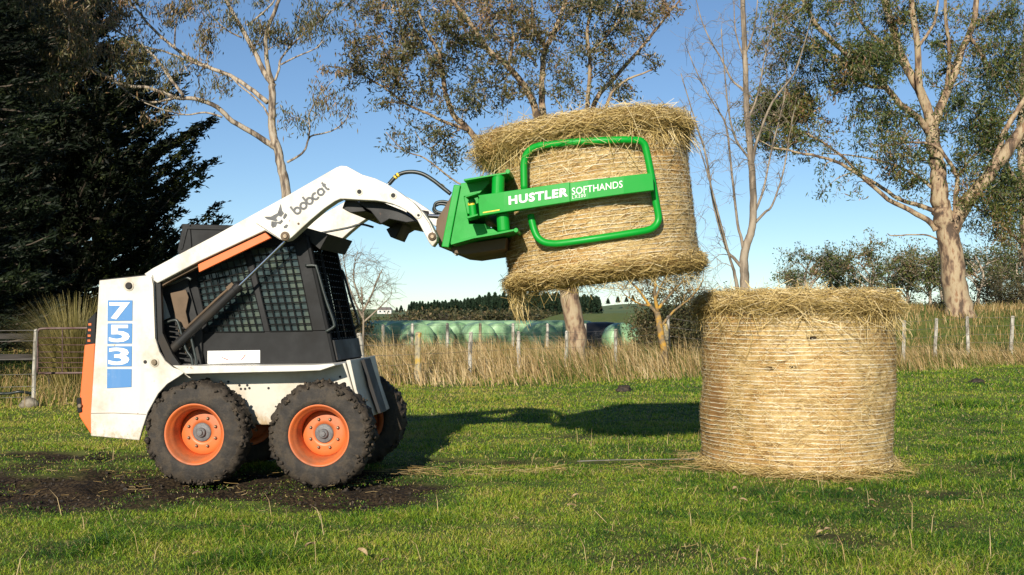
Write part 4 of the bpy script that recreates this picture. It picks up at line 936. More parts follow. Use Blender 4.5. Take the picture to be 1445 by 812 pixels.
# fallen leaves
M['leaf'] = noisy('dead_leaf', [(.36, (.22, .14, .06)), (.64, (.44, .32, .18))], 30, .7)
def leaf_mb(): 
    mb = MB(); n = 6
    for i in range(n + 1):
        t = i / n; w = .020 * math.sin(math.pi * min(t * .95 + .05, 1)) + .001; z = .012 * math.sin(t * 3) + .01
        mb.v += [Vector((t * .09 - .045, -w, z + .012)), Vector((t * .09 - .045, 0, z)), Vector((t * .09 - .045, w, z + .016))]
    for i in range(n):
        for k in (0, 1): a = i * 3 + k; mb.f.append([a, a + 1, a + 4, a + 3])
    return mb
lf0 = leaf_mb().build('fallen_leaf', M['leaf'])
LV = (((1035, 697), (1047, 714), (1228, 715), (1220, 725), (1066, 787), (1045, 800), (1155, 760), (1197, 700), (512, 790), (545, 802), (812, 708), (806, 722), (728, 740), (1305, 702), (1165, 757), (95, 577), (440, 780), (280, 790)))
for i, (px, py) in enumerate(LV):
    Y = CAMZ * F / (py - HZ); o = lf0 if i == 0 else lf0.copy()
    if i: COL.objects.link(o)
    x = pp(px, Y); o.location = (x, Y, float(gz(x, Y)) + .035); o.rotation_euler = (random.uniform(-.5, .5), random.uniform(-.4, .4), random.uniform(0, 6)); o.scale = (random.uniform(.4, .8),) * 3
    tag(o, 'curled brown dead leaf on the short grass, %s leaf counted from the left' % rank([p[0] + p[1] * .001 for p in LV], i), 'leaf', 'fallen leaves on the grass')

# ------------------------------------------------------------------ wrapped silage bales
def wrap_mat(name, a, b_):
    m, t, b = new_mat(name); n = nz(t, 3, 4, (1, 1, 1)); r = ramp(t, n.outputs[0], [(.35, a), (.65, b_)]); t.links.new(r.outputs[0], b.inputs['Base Color'])
    b.inputs['Roughness'].default_value = .45; n2 = nz(t, 6, 3); add_bump(t, b, n2.outputs[0], .25, .03); return m
M['wrap_green'] = wrap_mat('green_wrap', (.17, .32, .15), (.30, .46, .25)); M['wrap_dark'] = wrap_mat('dark_wrap', (.012, .012, .013), (.03, .03, .03))
def silage(x, y, z, m, label, grp, rz, seed):
    prof = [(.0, -.60), (.30, -.61), (.50, -.595), (.57, -.56), (.61, -.48), (.625, -.2), (.625, .2), (.61, .48), (.57, .56), (.50, .595), (.30, .61), (.001, .60)]
    mb = MB().lathe([(max(r, .001), h) for r, h in prof], 28); mb.v = [v * (1 + .03 * mnoise.noise(v * 2 + Vector((seed, 0, 0)))) for v in mb.v]
    o = mb.build('silage_bale', m, shade=True); o.location = (x, y, z); o.rotation_euler = (0, seed, rz); return tag(o, label, 'silage bale', grp)
G1 = 'green wrapped silage bales stacked beyond the fence'
for i in range(13):
    px = 500 + i * 29; Y = 41 + (i % 3) * .7 + i * .1
    if 778 < px < 830: continue
    silage(pp(px, Y), Y, .36, M['wrap_green'], 'green wrapped silage bale in the front row beyond the fence, %s from the left' % ORD[i if px < 778 else i - 2], G1, math.radians(8 + (i * 37) % 14), i * 1.7)
for i in range(11):
    px = 505 + i * 31; Y = 43.6 + (i % 2) * .6
    silage(pp(px, Y), Y, .42, M['wrap_green'], 'green wrapped silage bale in the rear row beyond the fence, %s from the left' % ORD[i], G1, math.radians(80 + (i * 23) % 20), i * 2.3 + 1)
silage(pp(848, 41.6), 41.6, .38, M['wrap_dark'], 'dark silage bale right of the peeling trunk', None, math.radians(70), 3.3)  # one bale given a near-black colour
silage(pp(876, 40), 40, .36, M['wrap_green'], 'green wrapped silage bale at right end beside the dark one', None, math.radians(10), 4.1)

# ------------------------------------------------------------------ trees
def bark(name, stops, sc=5, st=(1, 1, .22), bump=.4): return noisy(name, stops, sc, .85, bump, st, bdist=.03)
M['bark_pale'] = bark('pale_gum_bark', [(.40, (.08, .06, .045)), (.47, (.24, .18, .125)), (.54, (.39, .33, .25)), (.66, (.30, .22, .145))], 9)
M['bark_tan'] = bark('tan_gum_bark', [(.39, (.075, .048, .03)), (.46, (.22, .14, .085)), (.53, (.33, .245, .145)), (.60, (.36, .28, .175)), (.68, (.22, .12, .06))], 4.5, (1, 1, .35))
M['bark_grey'] = bark('grey_bark', [(.40, (.11, .085, .06)), (.5, (.22, .17, .12)), (.62, (.31, .25, .18))], 9)
M['bark_lichen'] = bark('lichen_bark', [(.38, (.09, .07, .05)), (.48, (.20, .14, .07)), (.58, (.42, .23, .03))], 5, (1, 1, .8))
M['bark_dark'] = bark('dark_bark', [(.3, (.03, .022, .015)), (.7, (.10, .075, .05))], 5)
M['gum_leaf'] = rnd_mat('gum_leaves', [(0, (.018, .032, .011)), (.4, (.058, .082, .020)), (.68, (.13, .145, .032)), (.88, (.19, .13, .05)), (1, (.25, .14, .07))], .45, .2, .4)
M['gum_leaf_brown'] = rnd_mat('bronze_gum_leaves', [(0, (.024, .032, .013)), (.35, (.072, .078, .027)), (.65, (.14, .12, .046)), (.86, (.20, .13, .058)), (1, (.29, .17, .085))], .45, .2, .4)
M['cypress'] = rnd_mat('cypress_sprays', [(0, (.004, .007, .003)), (.45, (.011, .017, .006)), (.75, (.036, .046, .011)), (1, (.11, .12, .025))], .6, .08, .2)  # foliage darkened in place of shade; pale end stands for lit tips
M['pine_needles'] = rnd_mat('pine_needles', [(0, (.003, .006, .003)), (.6, (.009, .016, .006)), (1, (.03, .042, .012))], .6, .05, .2)
M['plantation'] = rnd_mat('plantation_needles', [(0, (.008, .020, .012)), (.6, (.018, .036, .018)), (1, (.035, .055, .025))], .7, 0, .2)
M['bush'] = rnd_mat('bush_leaves', [(0, (.018, .022, .008)), (.45, (.055, .056, .020)), (.8, (.12, .092, .04)), (1, (.20, .14, .07))], .6, .15, .3)
def leaves(name, C, D, L, W, rnd, m, parent):
    n = len(C); D = D / np.linalg.norm(D, axis=1)[:, None]; s = np.cross(D, RNG.normal(0, 1, (n, 3))); s /= np.linalg.norm(s, axis=1)[:, None]
    s *= (W / 2)[:, None]; d = D * (L / 2)[:, None]
    V = np.stack([C - d, C + s - d * .15, C + d, C - s - d * .15], 1).reshape(-1, 3)
    return npmesh(name, V, [np.arange(n)[:, None] * 4 + np.array([[0, 1, 2, 3]])], m, parent, np.repeat(np.clip(rnd, 0, 1), 4))
def tree(name, label, cat, Y0, skel, clusters, mk, lm=None, leafL=.11, leafW=.024, per=26, seed=1, group=None, sig=.20, down=.7, tw=.5, minpx=1.0, twigpx=1.1, wob=.5, rise=0.0, basez=None, bias=0):
    """skel: (pixel polyline, start radius px, end radius px, depth slope); clusters: (cx, cy, rx, ry, twigs)"""
    rs = np.random.default_rng(seed); sc = Y0 / F; mb = MB(); NP, NR, ND = [], [], []
    b0 = skel[0][0][0]; base = at(b0[0], b0[1], Y0); gzb = float(gz(base.x, Y0))
    root = thing(name, label, cat, (base.x, Y0, gzb), group=group)
    dep = []
    for li, (pl, r0, r1, slope) in enumerate(skel):
        a = at(pl[0][0], pl[0][1], Y0); y0 = Y0
        if li and NP:
            A = np.array(NP); px_ = CX + F * A[:, 0] / A[:, 1]; d = (A[:, 0] - a.x) ** 2 + (A[:, 2] - a.z) ** 2; y0 = A[int(d.argmin()), 1]
        pts = []; L = 0
        for i, (x, y) in enumerate(pl):
            if i: L += math.hypot(x - pl[i - 1][0], y - pl[i - 1][1]) * sc
            pts.append(at(x, y, y0 + slope * L))
        if li == 0: pts = [Vector((pts[0].x, pts[0].y, gzb - .2))] + pts if pts[0].z > gzb + .05 else pts
        P = spline(pts, 4); n = len(P)
        P = [p if i < 2 else p + Vector((rs.normal(0, 1), rs.normal(0, 1), rs.normal(0, 1))) * r0 * sc * .16 * wob for i, p in enumerate(P)]
        R = [max((r0 + (r1 - r0) * (i / (n - 1)) ** .8) * sc, .006) for i in range(n)]
        if li == 0 and r0 > 6: R[0] *= 1.15; R[1] *= 1.08
        mb.tube(P, R, 12 if r0 > 6 else 8)
        for i in range(n):
            NP.append(tuple(P[i])); NR.append(R[i]); ND.append(tuple((P[min(i + 1, n - 1)] - P[max(i - 1, 0)]).normalized()))
    skn = len(NP)
    # twigs
    ends = []
    for (cx, cy, rx, ry, k) in clusters:
        A = np.array(NP[:skn]); pxs = CX + F * A[:, 0] / A[:, 1]; pys = HZ - F * (A[:, 2] - CAMZ) / A[:, 1]
        d = (pxs - cx) ** 2 + (pys - cy) ** 2; yc = A[int(d.argmin()), 1]
        for _ in range(max(3, int(k * (.45 if lm else 1)))):
            a = rs.uniform(0, 6.283); q = math.sqrt(rs.uniform(0, 1)); px, py = cx + rx * q * math.cos(a), cy + ry * q * math.sin(a)
            Y = yc + rs.normal(0, .55) * min(rx, 70) * sc; T = at(px, py, Y)
            A = np.array(NP); Dv = np.array(T) - A; dd = np.linalg.norm(Dv, axis=1)
            al = (Dv * np.array(ND)).sum(1) / (dd + 1e-6)
            cost = dd * (1.25 - .55 * al) + np.where(np.array(NR) > 5 * sc, .6, 0); j = int(cost.argmin())
            if dd[j] < .08: continue
            p0 = Vector(NP[j]); dr = Vector(ND[j]); ln = (T - p0).length
            mid_ = p0.lerp(T, .5) + dr * ln * .16 + Vector((rs.normal(0, .07), rs.normal(0, .07), rs.normal(0, .07) + rise)) * ln
            P = spline([p0, mid_, T], 3); r0 = min(NR[j] * .75, (.35 + .012 * ln / sc) * sc * twigpx * 1.2 + .003); r1 = max(.0035, .28 * sc * twigpx)
            n = len(P); R = [r0 + (r1 - r0) * i / (n - 1) for i in range(n)]; mb.tube(P, R, 4 if r0 > .012 else 3, cap=False)
            for i in range(2, n): NP.append(tuple(P[i])); NR.append(R[i]); ND.append(tuple((P[i] - P[i - 1]).normalized()))
            ends.append((P, ln))
            for s_ in range(2 if lm else 3):
                i = rs.integers(2, n); d = (P[i] - P[i - 1]).normalized() + Vector(rs.normal(0, .7, 3)) + Vector((0, 0, rise * 2)); l2 = rs.uniform(.15, .5) * (1 if lm else 1.2) * Y0 / 26
                e = P[i] + d.normalized() * l2; mb.tube([P[i], P[i].lerp(e, .5) + Vector(rs.normal(0, .03, 3)), e], [r1, r1 * .8, r1 * .6], 3, cap=False)
                if lm: ends.append(([P[i], P[i].lerp(e, .5), e], l2))
    mb.build('trunk', M[mk], root, shade=True, world=True)
    if lm:
        C = []
        for P, ln in ends:
            n = int(per * rs.uniform(.3, 1.5)); s_ = sig * rs.uniform(.45, 1.0)
            i = rs.integers(max(len(P) - 4, 1), len(P), n); base_ = np.array([tuple(P[q]) for q in i]); C.append(base_ + rs.normal(0, 1, (n, 3)) * s_ * np.array([1, 1, .75]))
        C = np.concatenate(C); n = len(C); D = rs.normal(0, .6, (n, 3)); D[:, 2] -= down
        cl = fbm(C[:, 0] * .9, C[:, 2] * .9 + C[:, 1] * .4, seed, 3)
        rn = .5 + 1.1 * (cl - .5) + rs.normal(0, .22, n) + bias
        o = leaves('crown', C - np.array([base.x, Y0, gzb]), D, leafL * rs.uniform(.6, 1.4, n), leafW * rs.uniform(.7, 1.3, n), rn, M[lm], root)
    return root
def Z(ox, oy, k, pts): return [(ox + a / k, oy + b / k) for a, b in pts]
za = lambda p: Z(100, 0, 2.9, p); zb = lambda p: Z(440, 0, 2.676, p); zc = lambda p: Z(940, 0, 1.935, p); zd = lambda p: Z(1080, 0, 1.846, p)
# gum behind the lift arm
tree('gum_tree', 'slender pale gum tree rising behind the raised lift arm', 'tree', 24, [
    (za([(905, 1400), (900, 1100), (880, 790), (860, 680), (845, 610), (825, 540), (822, 440), (825, 340)]), 8.2, 4.8, 0),
    (za([(825, 345), (800, 310), (780, 275), (740, 190), (700, 120), (650, 30), (600, -60)]), 4.6, 2.6, .25),
    (za([(825, 340), (810, 290), (800, 230), (800, 140), (830, 60), (850, 0), (860, -60)]), 3.8, 2.2, -.25),
    (za([(845, 612), (815, 590), (760, 555), (660, 495), (600, 440), (510, 405), (430, 400), (320, 360), (220, 350), (100, 290), (0, 260), (-60, 240)]), 4.8, 1.2, -.25),
    (za([(805, 420), (730, 360), (650, 310), (560, 275), (470, 230), (380, 160), (300, 80), (240, 0), (200, -60)]), 3.6, 1.5, .35),
    (za([(460, 392), (390, 300), (340, 230), (260, 170), (150, 110), (60, 90)]), 2.4, .9, .3),
    (za([(560, 278), (480, 250), (380, 210), (300, 190), (220, 130)]), 2.0, .8, -.3),
    (za([(430, 400), (330, 420), (250, 390), (170, 330), (90, 300)]), 1.9, .7, .3),
    (za([(620, 480), (550, 462), (470, 470), (380, 450), (300, 420)]), 1.6, .6, -.2),
    (za([(822, 500), (790, 440), (740, 390), (690, 350), (650, 310)]), 1.6, 1.0, .2),
    (za([(885, 665), (930, 640), (960, 610), (980, 560), (1040, 545), (1080, 530), (1120, 500), (1140, 460)]), 1.8, .7, .2),
    (za([(972, 575), (978, 520), (975, 470), (1010, 400), (1040, 365), (1075, 330)]), 1.2, .5, -.1),
    (za([(835, 330), (850, 290), (860, 240), (920, 170), (980, 120), (1060, 50), (1120, 10)]), 2.0, .9, .2),
    (za([(860, 265), (930, 230), (1000, 200), (1030, 170)]), 1.4, .7, -.2),
    (za([(720, 105), (760, 75), (820, 20), (840, -20)]), 1.6, 1.0, .3),
    (za([(700, 155), (640, 125), (590, 80), (560, 40)]), 1.3, .7, -.3)],
    [(70, 40, 50, 50, 150), (62, 95, 24, 50, 110), (130, 20, 60, 30, 80), (170, 75, 40, 26, 26), (196, 88, 26, 18, 26), (120, 70, 40, 40, 34), (230, 8, 60, 14, 26), (215, 45, 40, 25, 14), (295, 40, 16, 18, 16), (318, 30, 14, 12, 8), (270, 8, 30, 10, 14), (372, 52, 16, 18, 18), (395, 55, 20, 12, 16), (426, 32, 14, 10, 14), (455, 45, 24, 16, 14), (440, 10, 40, 10, 16), (350, 0, 40, 10, 12), (465, 130, 30, 40, 16), (430, 160, 30, 30, 14), (260, 110, 60, 30, 16), (300, 100, 50, 30, 14), (180, 120, 60, 20, 14), (240, 160, 60, 16, 10)],
    'bark_pale', 'gum_leaf_brown', seed=11, per=24, sig=.13, leafL=.13, leafW=.026, down=1.2)
# strip leaves off the bare lower twigs happens through low density there
tree('gum_tree', 'spreading many stemmed gum tree with peeling trunk behind the raised bale', 'tree', 27, [
    ([(814, 478), (809, 445), (802, 405), (796, 370), (790, 335)], 14.5, 12.5, 0),
    ([(790, 340), (768, 230), (754, 150)] + zb([(790, 310), (740, 250), (660, 180), (600, 90), (530, 0), (500, -60)]), 6.5, 2.2, -.1),
    ([(792, 340), (775, 220), (765, 146)] + zb([(870, 290), (880, 200), (920, 110), (960, 0), (980, -60)]), 6.5, 2.4, .15),
    ([(785, 335), (720, 260), (661, 184)] + zb([(540, 440), (510, 370), (490, 270), (480, 200), (440, 130), (400, 40)]), 5.5, 1.8, -.2),
    ([(661, 184)] + zb([(500, 460), (440, 430), (350, 390), (270, 330), (160, 270), (60, 250)]), 2.6, .8, -.2),
    ([(792, 335), (815, 230), (840, 144)] + zb([(1140, 300), (1200, 230), (1270, 150), (1340, 60), (1390, 0)]), 5, 1.4, .25),
    ([(790, 335), (820, 230), (829, 142)] + zb([(1050, 250), (1040, 120), (1060, 0)]), 4, 1.8, -.25),
    ([(798, 335), (836, 230), (858, 142)] + zb([(1180, 310), (1230, 285), (1285, 265)]), 3.4, .9, -.3),
    (zb([(660, 180), (600, 160), (560, 60), (520, -20)]), 2.4, 1.2, .3),
    (zb([(500, 290), (430, 190), (380, 110), (330, 30), (310, -30)]), 2.2, 1.0, -.3),
    (zb([(880, 180), (840, 100), (830, 0), (820, -50)]), 2.2, 1.2, -.3),
    (zb([(740, 250), (760, 150), (750, 60), (760, -30)]), 2.4, 1.2, .3),
    (zb([(1050, 200), (1120, 130), (1170, 60), (1200, -20)]), 2.0, 1.0, .3),
    (zb([(900, 150), (950, 90), (1000, 20), (1020, -40)]), 2.0, 1.0, .4),
    ([(715, 262), (680, 268)] + zb([(550, 690), (430, 600), (350, 570), (280, 500)]), 1.9, .6, -.2),
    (zb([(560, 490), (500, 520), (440, 560), (390, 500)]), 1.2, .5, .2)],
    [(515, 95, 34, 24, 40), (520, 40, 30, 36, 30), (560, 55, 40, 40, 60), (590, 110, 46, 34, 60), (560, 125, 40, 30, 30), (600, 30, 50, 34, 60), (650, 90, 40, 46, 56), (660, 30, 50, 36, 60), (715, 40, 46, 44, 70), (735, 90, 40, 40, 44), (700, 130, 36, 30, 36), (650, 150, 30, 26, 26), (620, 180, 36, 18, 20), (770, 30, 46, 34, 44), (790, 90, 36, 36, 30), (800, 130, 24, 20, 20), (830, 40, 36, 50, 44), (850, 95, 34, 36, 34), (880, 30, 40, 34, 44), (915, 20, 34, 22, 30), (900, 80, 30, 30, 16), (940, 12, 16, 10, 10), (870, 130, 26, 14, 12), (590, 205, 46, 24, 16), (560, 200, 30, 14, 7), (645, 225, 30, 22, 14), (730, 0, 120, 16, 60), (560, 4, 70, 14, 40), (850, 0, 80, 12, 40)],
    'bark_tan', 'gum_leaf_brown', seed=23, per=22, sig=.145, leafL=.13, leafW=.034, down=.4)
tree('gum_tree', 'massive tan gum tree with spreading limbs on the grassy rise', 'tree', 38, [
    (zd([(508, 830), (505, 800), (490, 700), (478, 620), (462, 560), (455, 520), (450, 450), (440, 390), (435, 330)]), 20.5, 9, 0),
    (zd([(435, 335), (410, 250), (370, 180), (340, 100), (310, 0), (300, -60)]), 7.5, 4.5, .1),
    (zd([(425, 300), (402, 230), (395, 120), (380, 0), (376, -60)]), 6, 3.6, -.15),
    (zd([(438, 330), (460, 270), (490, 200), (512, 130), (540, 70), (550, 0), (556, -60)]), 7, 3.4, .2),
    (zd([(480, 610), (500, 565), (530, 520), (580, 460), (640, 380), (674, 330), (730, 250), (790, 160)]), 12, 6, -.25),
    (zd([(590, 445), (605, 400), (625, 340), (674, 260), (710, 190), (740, 100)]), 5, 2.5, .2),
    (zd([(495, 560), (496, 500), (500, 460), (470, 410), (440, 380), (380, 370), (320, 380)]), 4, 1.2, -.3),
    (zd([(500, 460), (540, 410), (560, 390)]), 2.4, 1.4, .3),
    (zd([(445, 600), (430, 580), (380, 550), (320, 520), (250, 460), (180, 420), (100, 400), (20, 385)]), 5, 1.2, -.1),
    (zd([(440, 550), (400, 535), (350, 520), (290, 480), (250, 455), (190, 400), (130, 360), (60, 330), (10, 320)]), 3.6, 1.1, .15),
    (zd([(440, 495), (380, 450), (300, 420), (220, 405), (150, 400)]), 2.4, .8, .3),
    (zd([(425, 345), (400, 310), (350, 270), (280, 190), (200, 130), (130, 60), (100, 0), (80, -50)]), 5.5, 2.4, -.3),
    (zd([(320, 230), (260, 220), (200, 160), (130, 110), (60, 60)]), 2.8, 1.0, .3),
    (zd([(400, 120), (440, 60), (450, 0)]), 2.4, 1.6, .3),
    (zd([(365, 175), (300, 110), (250, 60), (230, 0)]), 3.2, 1.6, -.3),
    (zd([(470, 240), (480, 150), (470, 50), (470, -20)]), 3.4, 2.2, -.3),
    (zd([(530, 90), (590, 180), (620, 200), (660, 260)]), 2.6, 1.2, .3),
    (zd([(450, 625), (420, 613), (380, 612), (330, 614), (318, 608)]), 1.4, .6, -.1),
    (zd([(620, 400), (650, 470), (680, 520)]), 2.0, 1.2, .3)],
    [(1100, 172, 46, 40, 200), (1130, 150, 28, 24, 70), (1085, 145, 34, 26, 70), (1095, 50, 40, 40, 44), (1130, 20, 50, 30, 60), (1140, 80, 40, 30, 40), (1180, 60, 40, 40, 50), (1230, 90, 40, 30, 140), (1200, 115, 36, 22, 44), (1255, 60, 36, 30, 44), (1230, 165, 34, 28, 46), (1265, 160, 30, 24, 34), (1245, 195, 34, 18, 24), (1270, 215, 40, 24, 26), (1290, 235, 36, 28, 36), (1260, 240, 24, 20, 16), (1300, 265, 20, 18, 16), (1310, 160, 24, 40, 24), (1365, 110, 36, 44, 56), (1360, 165, 40, 36, 50), (1390, 200, 36, 36, 110), (1405, 60, 40, 50, 90), (1420, 130, 34, 50, 110), (1430, 30, 30, 40, 40), (1380, 240, 30, 30, 40), (1420, 280, 30, 36, 100), (1370, 290, 24, 24, 20), (1320, 20, 60, 20, 36), (1210, 10, 60, 16, 40), (1270, 20, 40, 24, 20), (1160, 200, 40, 30, 18), (1180, 240, 46, 30, 16), (1340, 60, 30, 34, 30), (1110, 110, 30, 30, 20)],
    'bark_tan', 'gum_leaf', seed=31, per=25, sig=.21, leafL=.18, leafW=.044, down=.5)
tree('gum_tree', 'leaning gum tree cut by the right edge of view', 'tree', 46, [
    ([(1462, 445), (1452, 380), (1446, 330), (1443, 250), (1440, 180), (1446, 90), (1450, 0)], 8, 4, 0),
    ([(1449, 350), (1428, 330), (1410, 312), (1390, 300), (1365, 285)], 3.5, 1, -.1), ([(1444, 290), (1465, 240), (1490, 200)], 4, 2, .2)],
    [(1400, 310, 34, 26, 50), (1430, 330, 26, 22, 40), (1420, 270, 30, 30, 50), (1440, 220, 30, 40, 50), (1450, 120, 30, 60, 50), (1385, 270, 24, 20, 26), (1475, 300, 30, 60, 30)],
    'bark_tan', 'gum_leaf', seed=37, per=24, sig=.32, leafL=.18, leafW=.045, down=.5)
# bare poplar
up = [(zc([(215, 800), (213, 740), (213, 700), (225, 655), (235, 620), (238, 540), (232, 440), (225, 360), (220, 300), (215, 150), (210, 0), (208, -60)]), 7.2, 3.2, 0)]
for p, r, s_ in (([(213, 700), (205, 650), (195, 610), (180, 480), (165, 350), (140, 300), (110, 250), (80, 190), (60, 140)], 2.6, .15), ([(210, 735), (185, 705), (165, 680), (130, 560), (110, 430), (85, 350), (70, 300), (40, 200)], 2.6, -.15), ([(240, 612), (270, 580), (290, 560), (320, 470), (335, 380), (350, 300)], 2.2, .2), ([(234, 452), (242, 410), (250, 380), (290, 280), (350, 200), (380, 110), (400, 40)], 2.8, -.2), ([(225, 262), (205, 240), (180, 220), (150, 160), (120, 110), (95, 50), (80, -10)], 2.0, .2), ([(237, 590), (255, 550), (270, 500), (290, 400), (320, 280), (330, 200)], 2.2, .3), ([(195, 790), (185, 740), (170, 690), (120, 500), (90, 400)], 3.0, -.3), ([(232, 440), (190, 380), (170, 300), (160, 200), (150, 80)], 1.8, -.3), ([(222, 330), (250, 260), (265, 180), (290, 60)], 1.8, .3), ([(216, 170), (190, 90), (185, 0)], 1.5, .3), ([(216, 150), (240, 80), (250, 0)], 1.5, -.3)):
    up.append((zc(p), r, .6, s_))
tree('poplar', 'leafless young poplar with fine upright twigs behind the bales', 'tree', 21, up,
    [(1000, 110, 40, 110, 60), (1050, 80, 46, 90, 60), (1100, 90, 34, 90, 50), (1010, 240, 36, 70, 44), (1090, 220, 30, 70, 36), (1060, 190, 40, 80, 36), (1000, 340, 26, 50, 20), (990, 400, 30, 30, 14)],
    'bark_grey', None, seed=41, rise=.12, twigpx=.75, wob=.3)
# lichen covered small tree and the dark bush behind it
tree('bare_tree', 'small leafless tree with orange lichen on its forked trunk', 'tree', 25, [
    ([(938, 500), (933, 475), (930, 455), (928, 440)], 5.5, 4.2, 0), ([(929, 445), (918, 432), (910, 422), (897, 405), (880, 392)], 3, 1, .2), ([(928, 440), (924, 415), (925, 400), (922, 385)], 3, 1.2, -.2), ([(929, 436), (938, 425), (952, 410), (965, 395)], 2.6, 1, .2), ([(926, 420), (932, 405), (942, 390)], 2, .8, -.3), ([(932, 462), (950, 440), (975, 420), (990, 400)], 2.2, .8, .3), ([(918, 432), (900, 428), (880, 415)], 1.8, .6, -.3)],
    [(895, 400, 34, 20, 50), (925, 392, 30, 18, 44), (960, 400, 34, 22, 50), (880, 415, 20, 12, 16), (985, 405, 24, 20, 24)], 'bark_lichen', None, seed=47, twigpx=.7, rise=.05)
tree('bare_shrub', 'bare twiggy shrub in front of the sky behind the cab', 'shrub', 22, [
    ([(512, 492), (513, 460), (512, 430), (510, 405)], 1.9, 1.0, 0), ([(513, 450), (500, 425), (490, 395), (485, 365)], 1.8, .6, .2), ([(512, 440), (525, 415), (532, 395), (540, 380)], 1.8, .6, -.2), ([(513, 455), (535, 435), (550, 420)], 1.5, .5, .2), ([(512, 430), (500, 400), (500, 375), (505, 355)], 1.5, .5, -.2)],
    [(495, 375, 26, 24, 40), (520, 390, 30, 30, 50), (540, 410, 20, 20, 30), (505, 420, 30, 20, 30), (480, 360, 16, 14, 16)], 'bark_grey', None, seed=53, twigpx=.5, rise=.06)
def bush(name, label, Y0, cx, cy, rx, ry, n, seed, m='bush', L=.07, W=.03, bare=40, group=None, dens=1.0):
    rs = np.random.default_rng(seed); sc = Y0 / F; c = at(cx, cy, Y0); g = float(gz(c.x, Y0)); root = thing(name, label, 'bush', (c.x, Y0, g), group=group)
    mb = MB(); C = []; top = at(cx, cy - ry, Y0).z - g
    for i in range(n):
        a, q = rs.uniform(0, 6.283), rs.uniform(.25, 1) ** .6; el = rs.uniform(.05, 1.0)
        e = Vector((math.cos(a) * rx * sc * q * math.sqrt(max(1 - el * el * .8, .05)), math.sin(a) * rx * sc * .8 * q, top * el * q + .1)); e *= rs.uniform(.8, 1.1)
        s0 = Vector((rs.normal(0, .2) * rx * sc, rs.normal(0, .15), 0)); P = spline([s0, s0.lerp(e, .5) + Vector((rs.normal(0, .1), rs.normal(0, .1), top * .12)), e], 3)
        mb.tube(P, [max(.3 * sc, .012 * (1 - i_ / 8)) for i_ in range(len(P))], 3, cap=False)
        k = int(bare * rs.uniform(.4, 1.4)); 
        if k: C.append(np.array(e)[None] + rs.normal(0, 1, (k, 3)) * np.array([.16, .16, .13]) * (rx * sc) ** .5)
    mb.build('stem', M['bark_dark'] if m != 'twig' else M['bark_grey'], root)
    C = np.concatenate(C); C[:, 2] = np.maximum(C[:, 2], .03); nn = len(C); D = rs.normal(0, 1, (nn, 3))
    leaves('foliage', C, D, L * rs.uniform(.6, 1.4, nn), W * rs.uniform(.7, 1.3, nn), .5 + .9 * (fbm(C[:, 0] * 1.5, C[:, 2] * 1.5, seed, 3) - .5) + rs.normal(0, .2, nn), M[m], root)
    return root
bush('bush', 'dense dark bush behind the lichen covered tree', 31, 945, 440, 62, 46, 150, 3, L=.10, W=.04, bare=70)
bush('bush', 'low scrubby bush between the raised bale and the poplar', 34, 1000, 450, 50, 40, 90, 4, L=.10, W=.04, bare=50)
bush('bush', 'brown bramble thicket right of the massive gum trunk', 45, 1425, 425, 56, 46, 170, 5, L=.12, W=.04, bare=22)
bush('bush', 'small dark bush half hidden behind the cab front', 30, 500, 455, 30, 28, 60, 6, L=.09, W=.04, bare=50)

# conifers on the left
def conifer(name, label, x, y, H, prof, nb, m, seed, rise=.35, L=.13, W=.035, sh=15, per=9, group=None, z0=.3, trunk=.35):
    rs = np.random.default_rng(seed); g = float(gz(x, y)); root = thing(name, label, 'tree', (x, y, g), group=group); mb = MB()
    mb.tube([(0, 0, -.2), (0, 0, H * .5), (0, 0, H)], [trunk, trunk * .6, .03], 10); C, D = [], []
    for i in range(nb):
        t = rs.uniform(0, 1) ** .85; z = z0 + t * (H - z0) * .97; a = rs.uniform(0, 6.283); r = float(np.interp(z / H, *prof)) * rs.uniform(.55, 1.12)
        o = Vector((math.cos(a), math.sin(a), 0)); P = []
        for j in range(6):
            s_ = j / 5; P.append(o * r * s_ + Vector((0, 0, z + r * (rise * s_ * s_ * 1.4 - .18 * s_))) + Vector(rs.normal(0, .04, 3)) * r * .3)
        mb.tube(P, [max(.012, .016 * r * (1 - j / 6)) for j in range(6)], 4, cap=False)
        n = int(sh * max(r, .6) / 2.2)
        for k in range(n):
            s_ = rs.uniform(.25, 1) ** .7; q = s_ * 5; j = min(int(q), 4); p = P[j].lerp(P[j + 1], q - j)
            side = Vector((-o.y, o.x, 0)) * rs.choice([-1, 1]); d = (o * .8 + side * rs.uniform(.1, 1.0) + Vector((0, 0, rs.normal(.18 + rise * .5, .2)))).normalized(); l = rs.uniform(.25, .7) * (1.15 - .6 * s_) * max(r, 1.2) / 3
            u = rs.uniform(0, 1, per)[:, None]; C.append(np.array(p)[None] + np.array(d)[None] * u * l + rs.normal(0, .035, (per, 3))); D.append(np.array(d)[None] + rs.normal(0, .45, (per, 3)))
    mb.build('trunk', M['bark_dark'], root)
    C = np.concatenate(C); D = np.concatenate(D); n = len(C); ex = np.hypot(C[:, 0], C[:, 1])
    leaves('crown', C, D, L * rs.uniform(.6, 1.5, n), W * rs.uniform(.7, 1.4, n), .38 + 1.0 * (fbm(C[:, 0] * .8 + C[:, 1] * .5, C[:, 2] * 1.2, seed, 3) - .5) + rs.normal(0, .17, n), M[m], root)
    return root
conifer('cypress', 'broad dark cypress with layered sprays left of the gum', pp(70, 30), 30, 11.5, ([0, .08, .3, .45, .55, .65, .75, .88, 1], [3.6, 4.2, 4.3, 3.9, 3.3, 2.7, 2.1, 1.4, .3]), 760, 'cypress', 61, .42, L=.17, W=.05, sh=22, per=10)
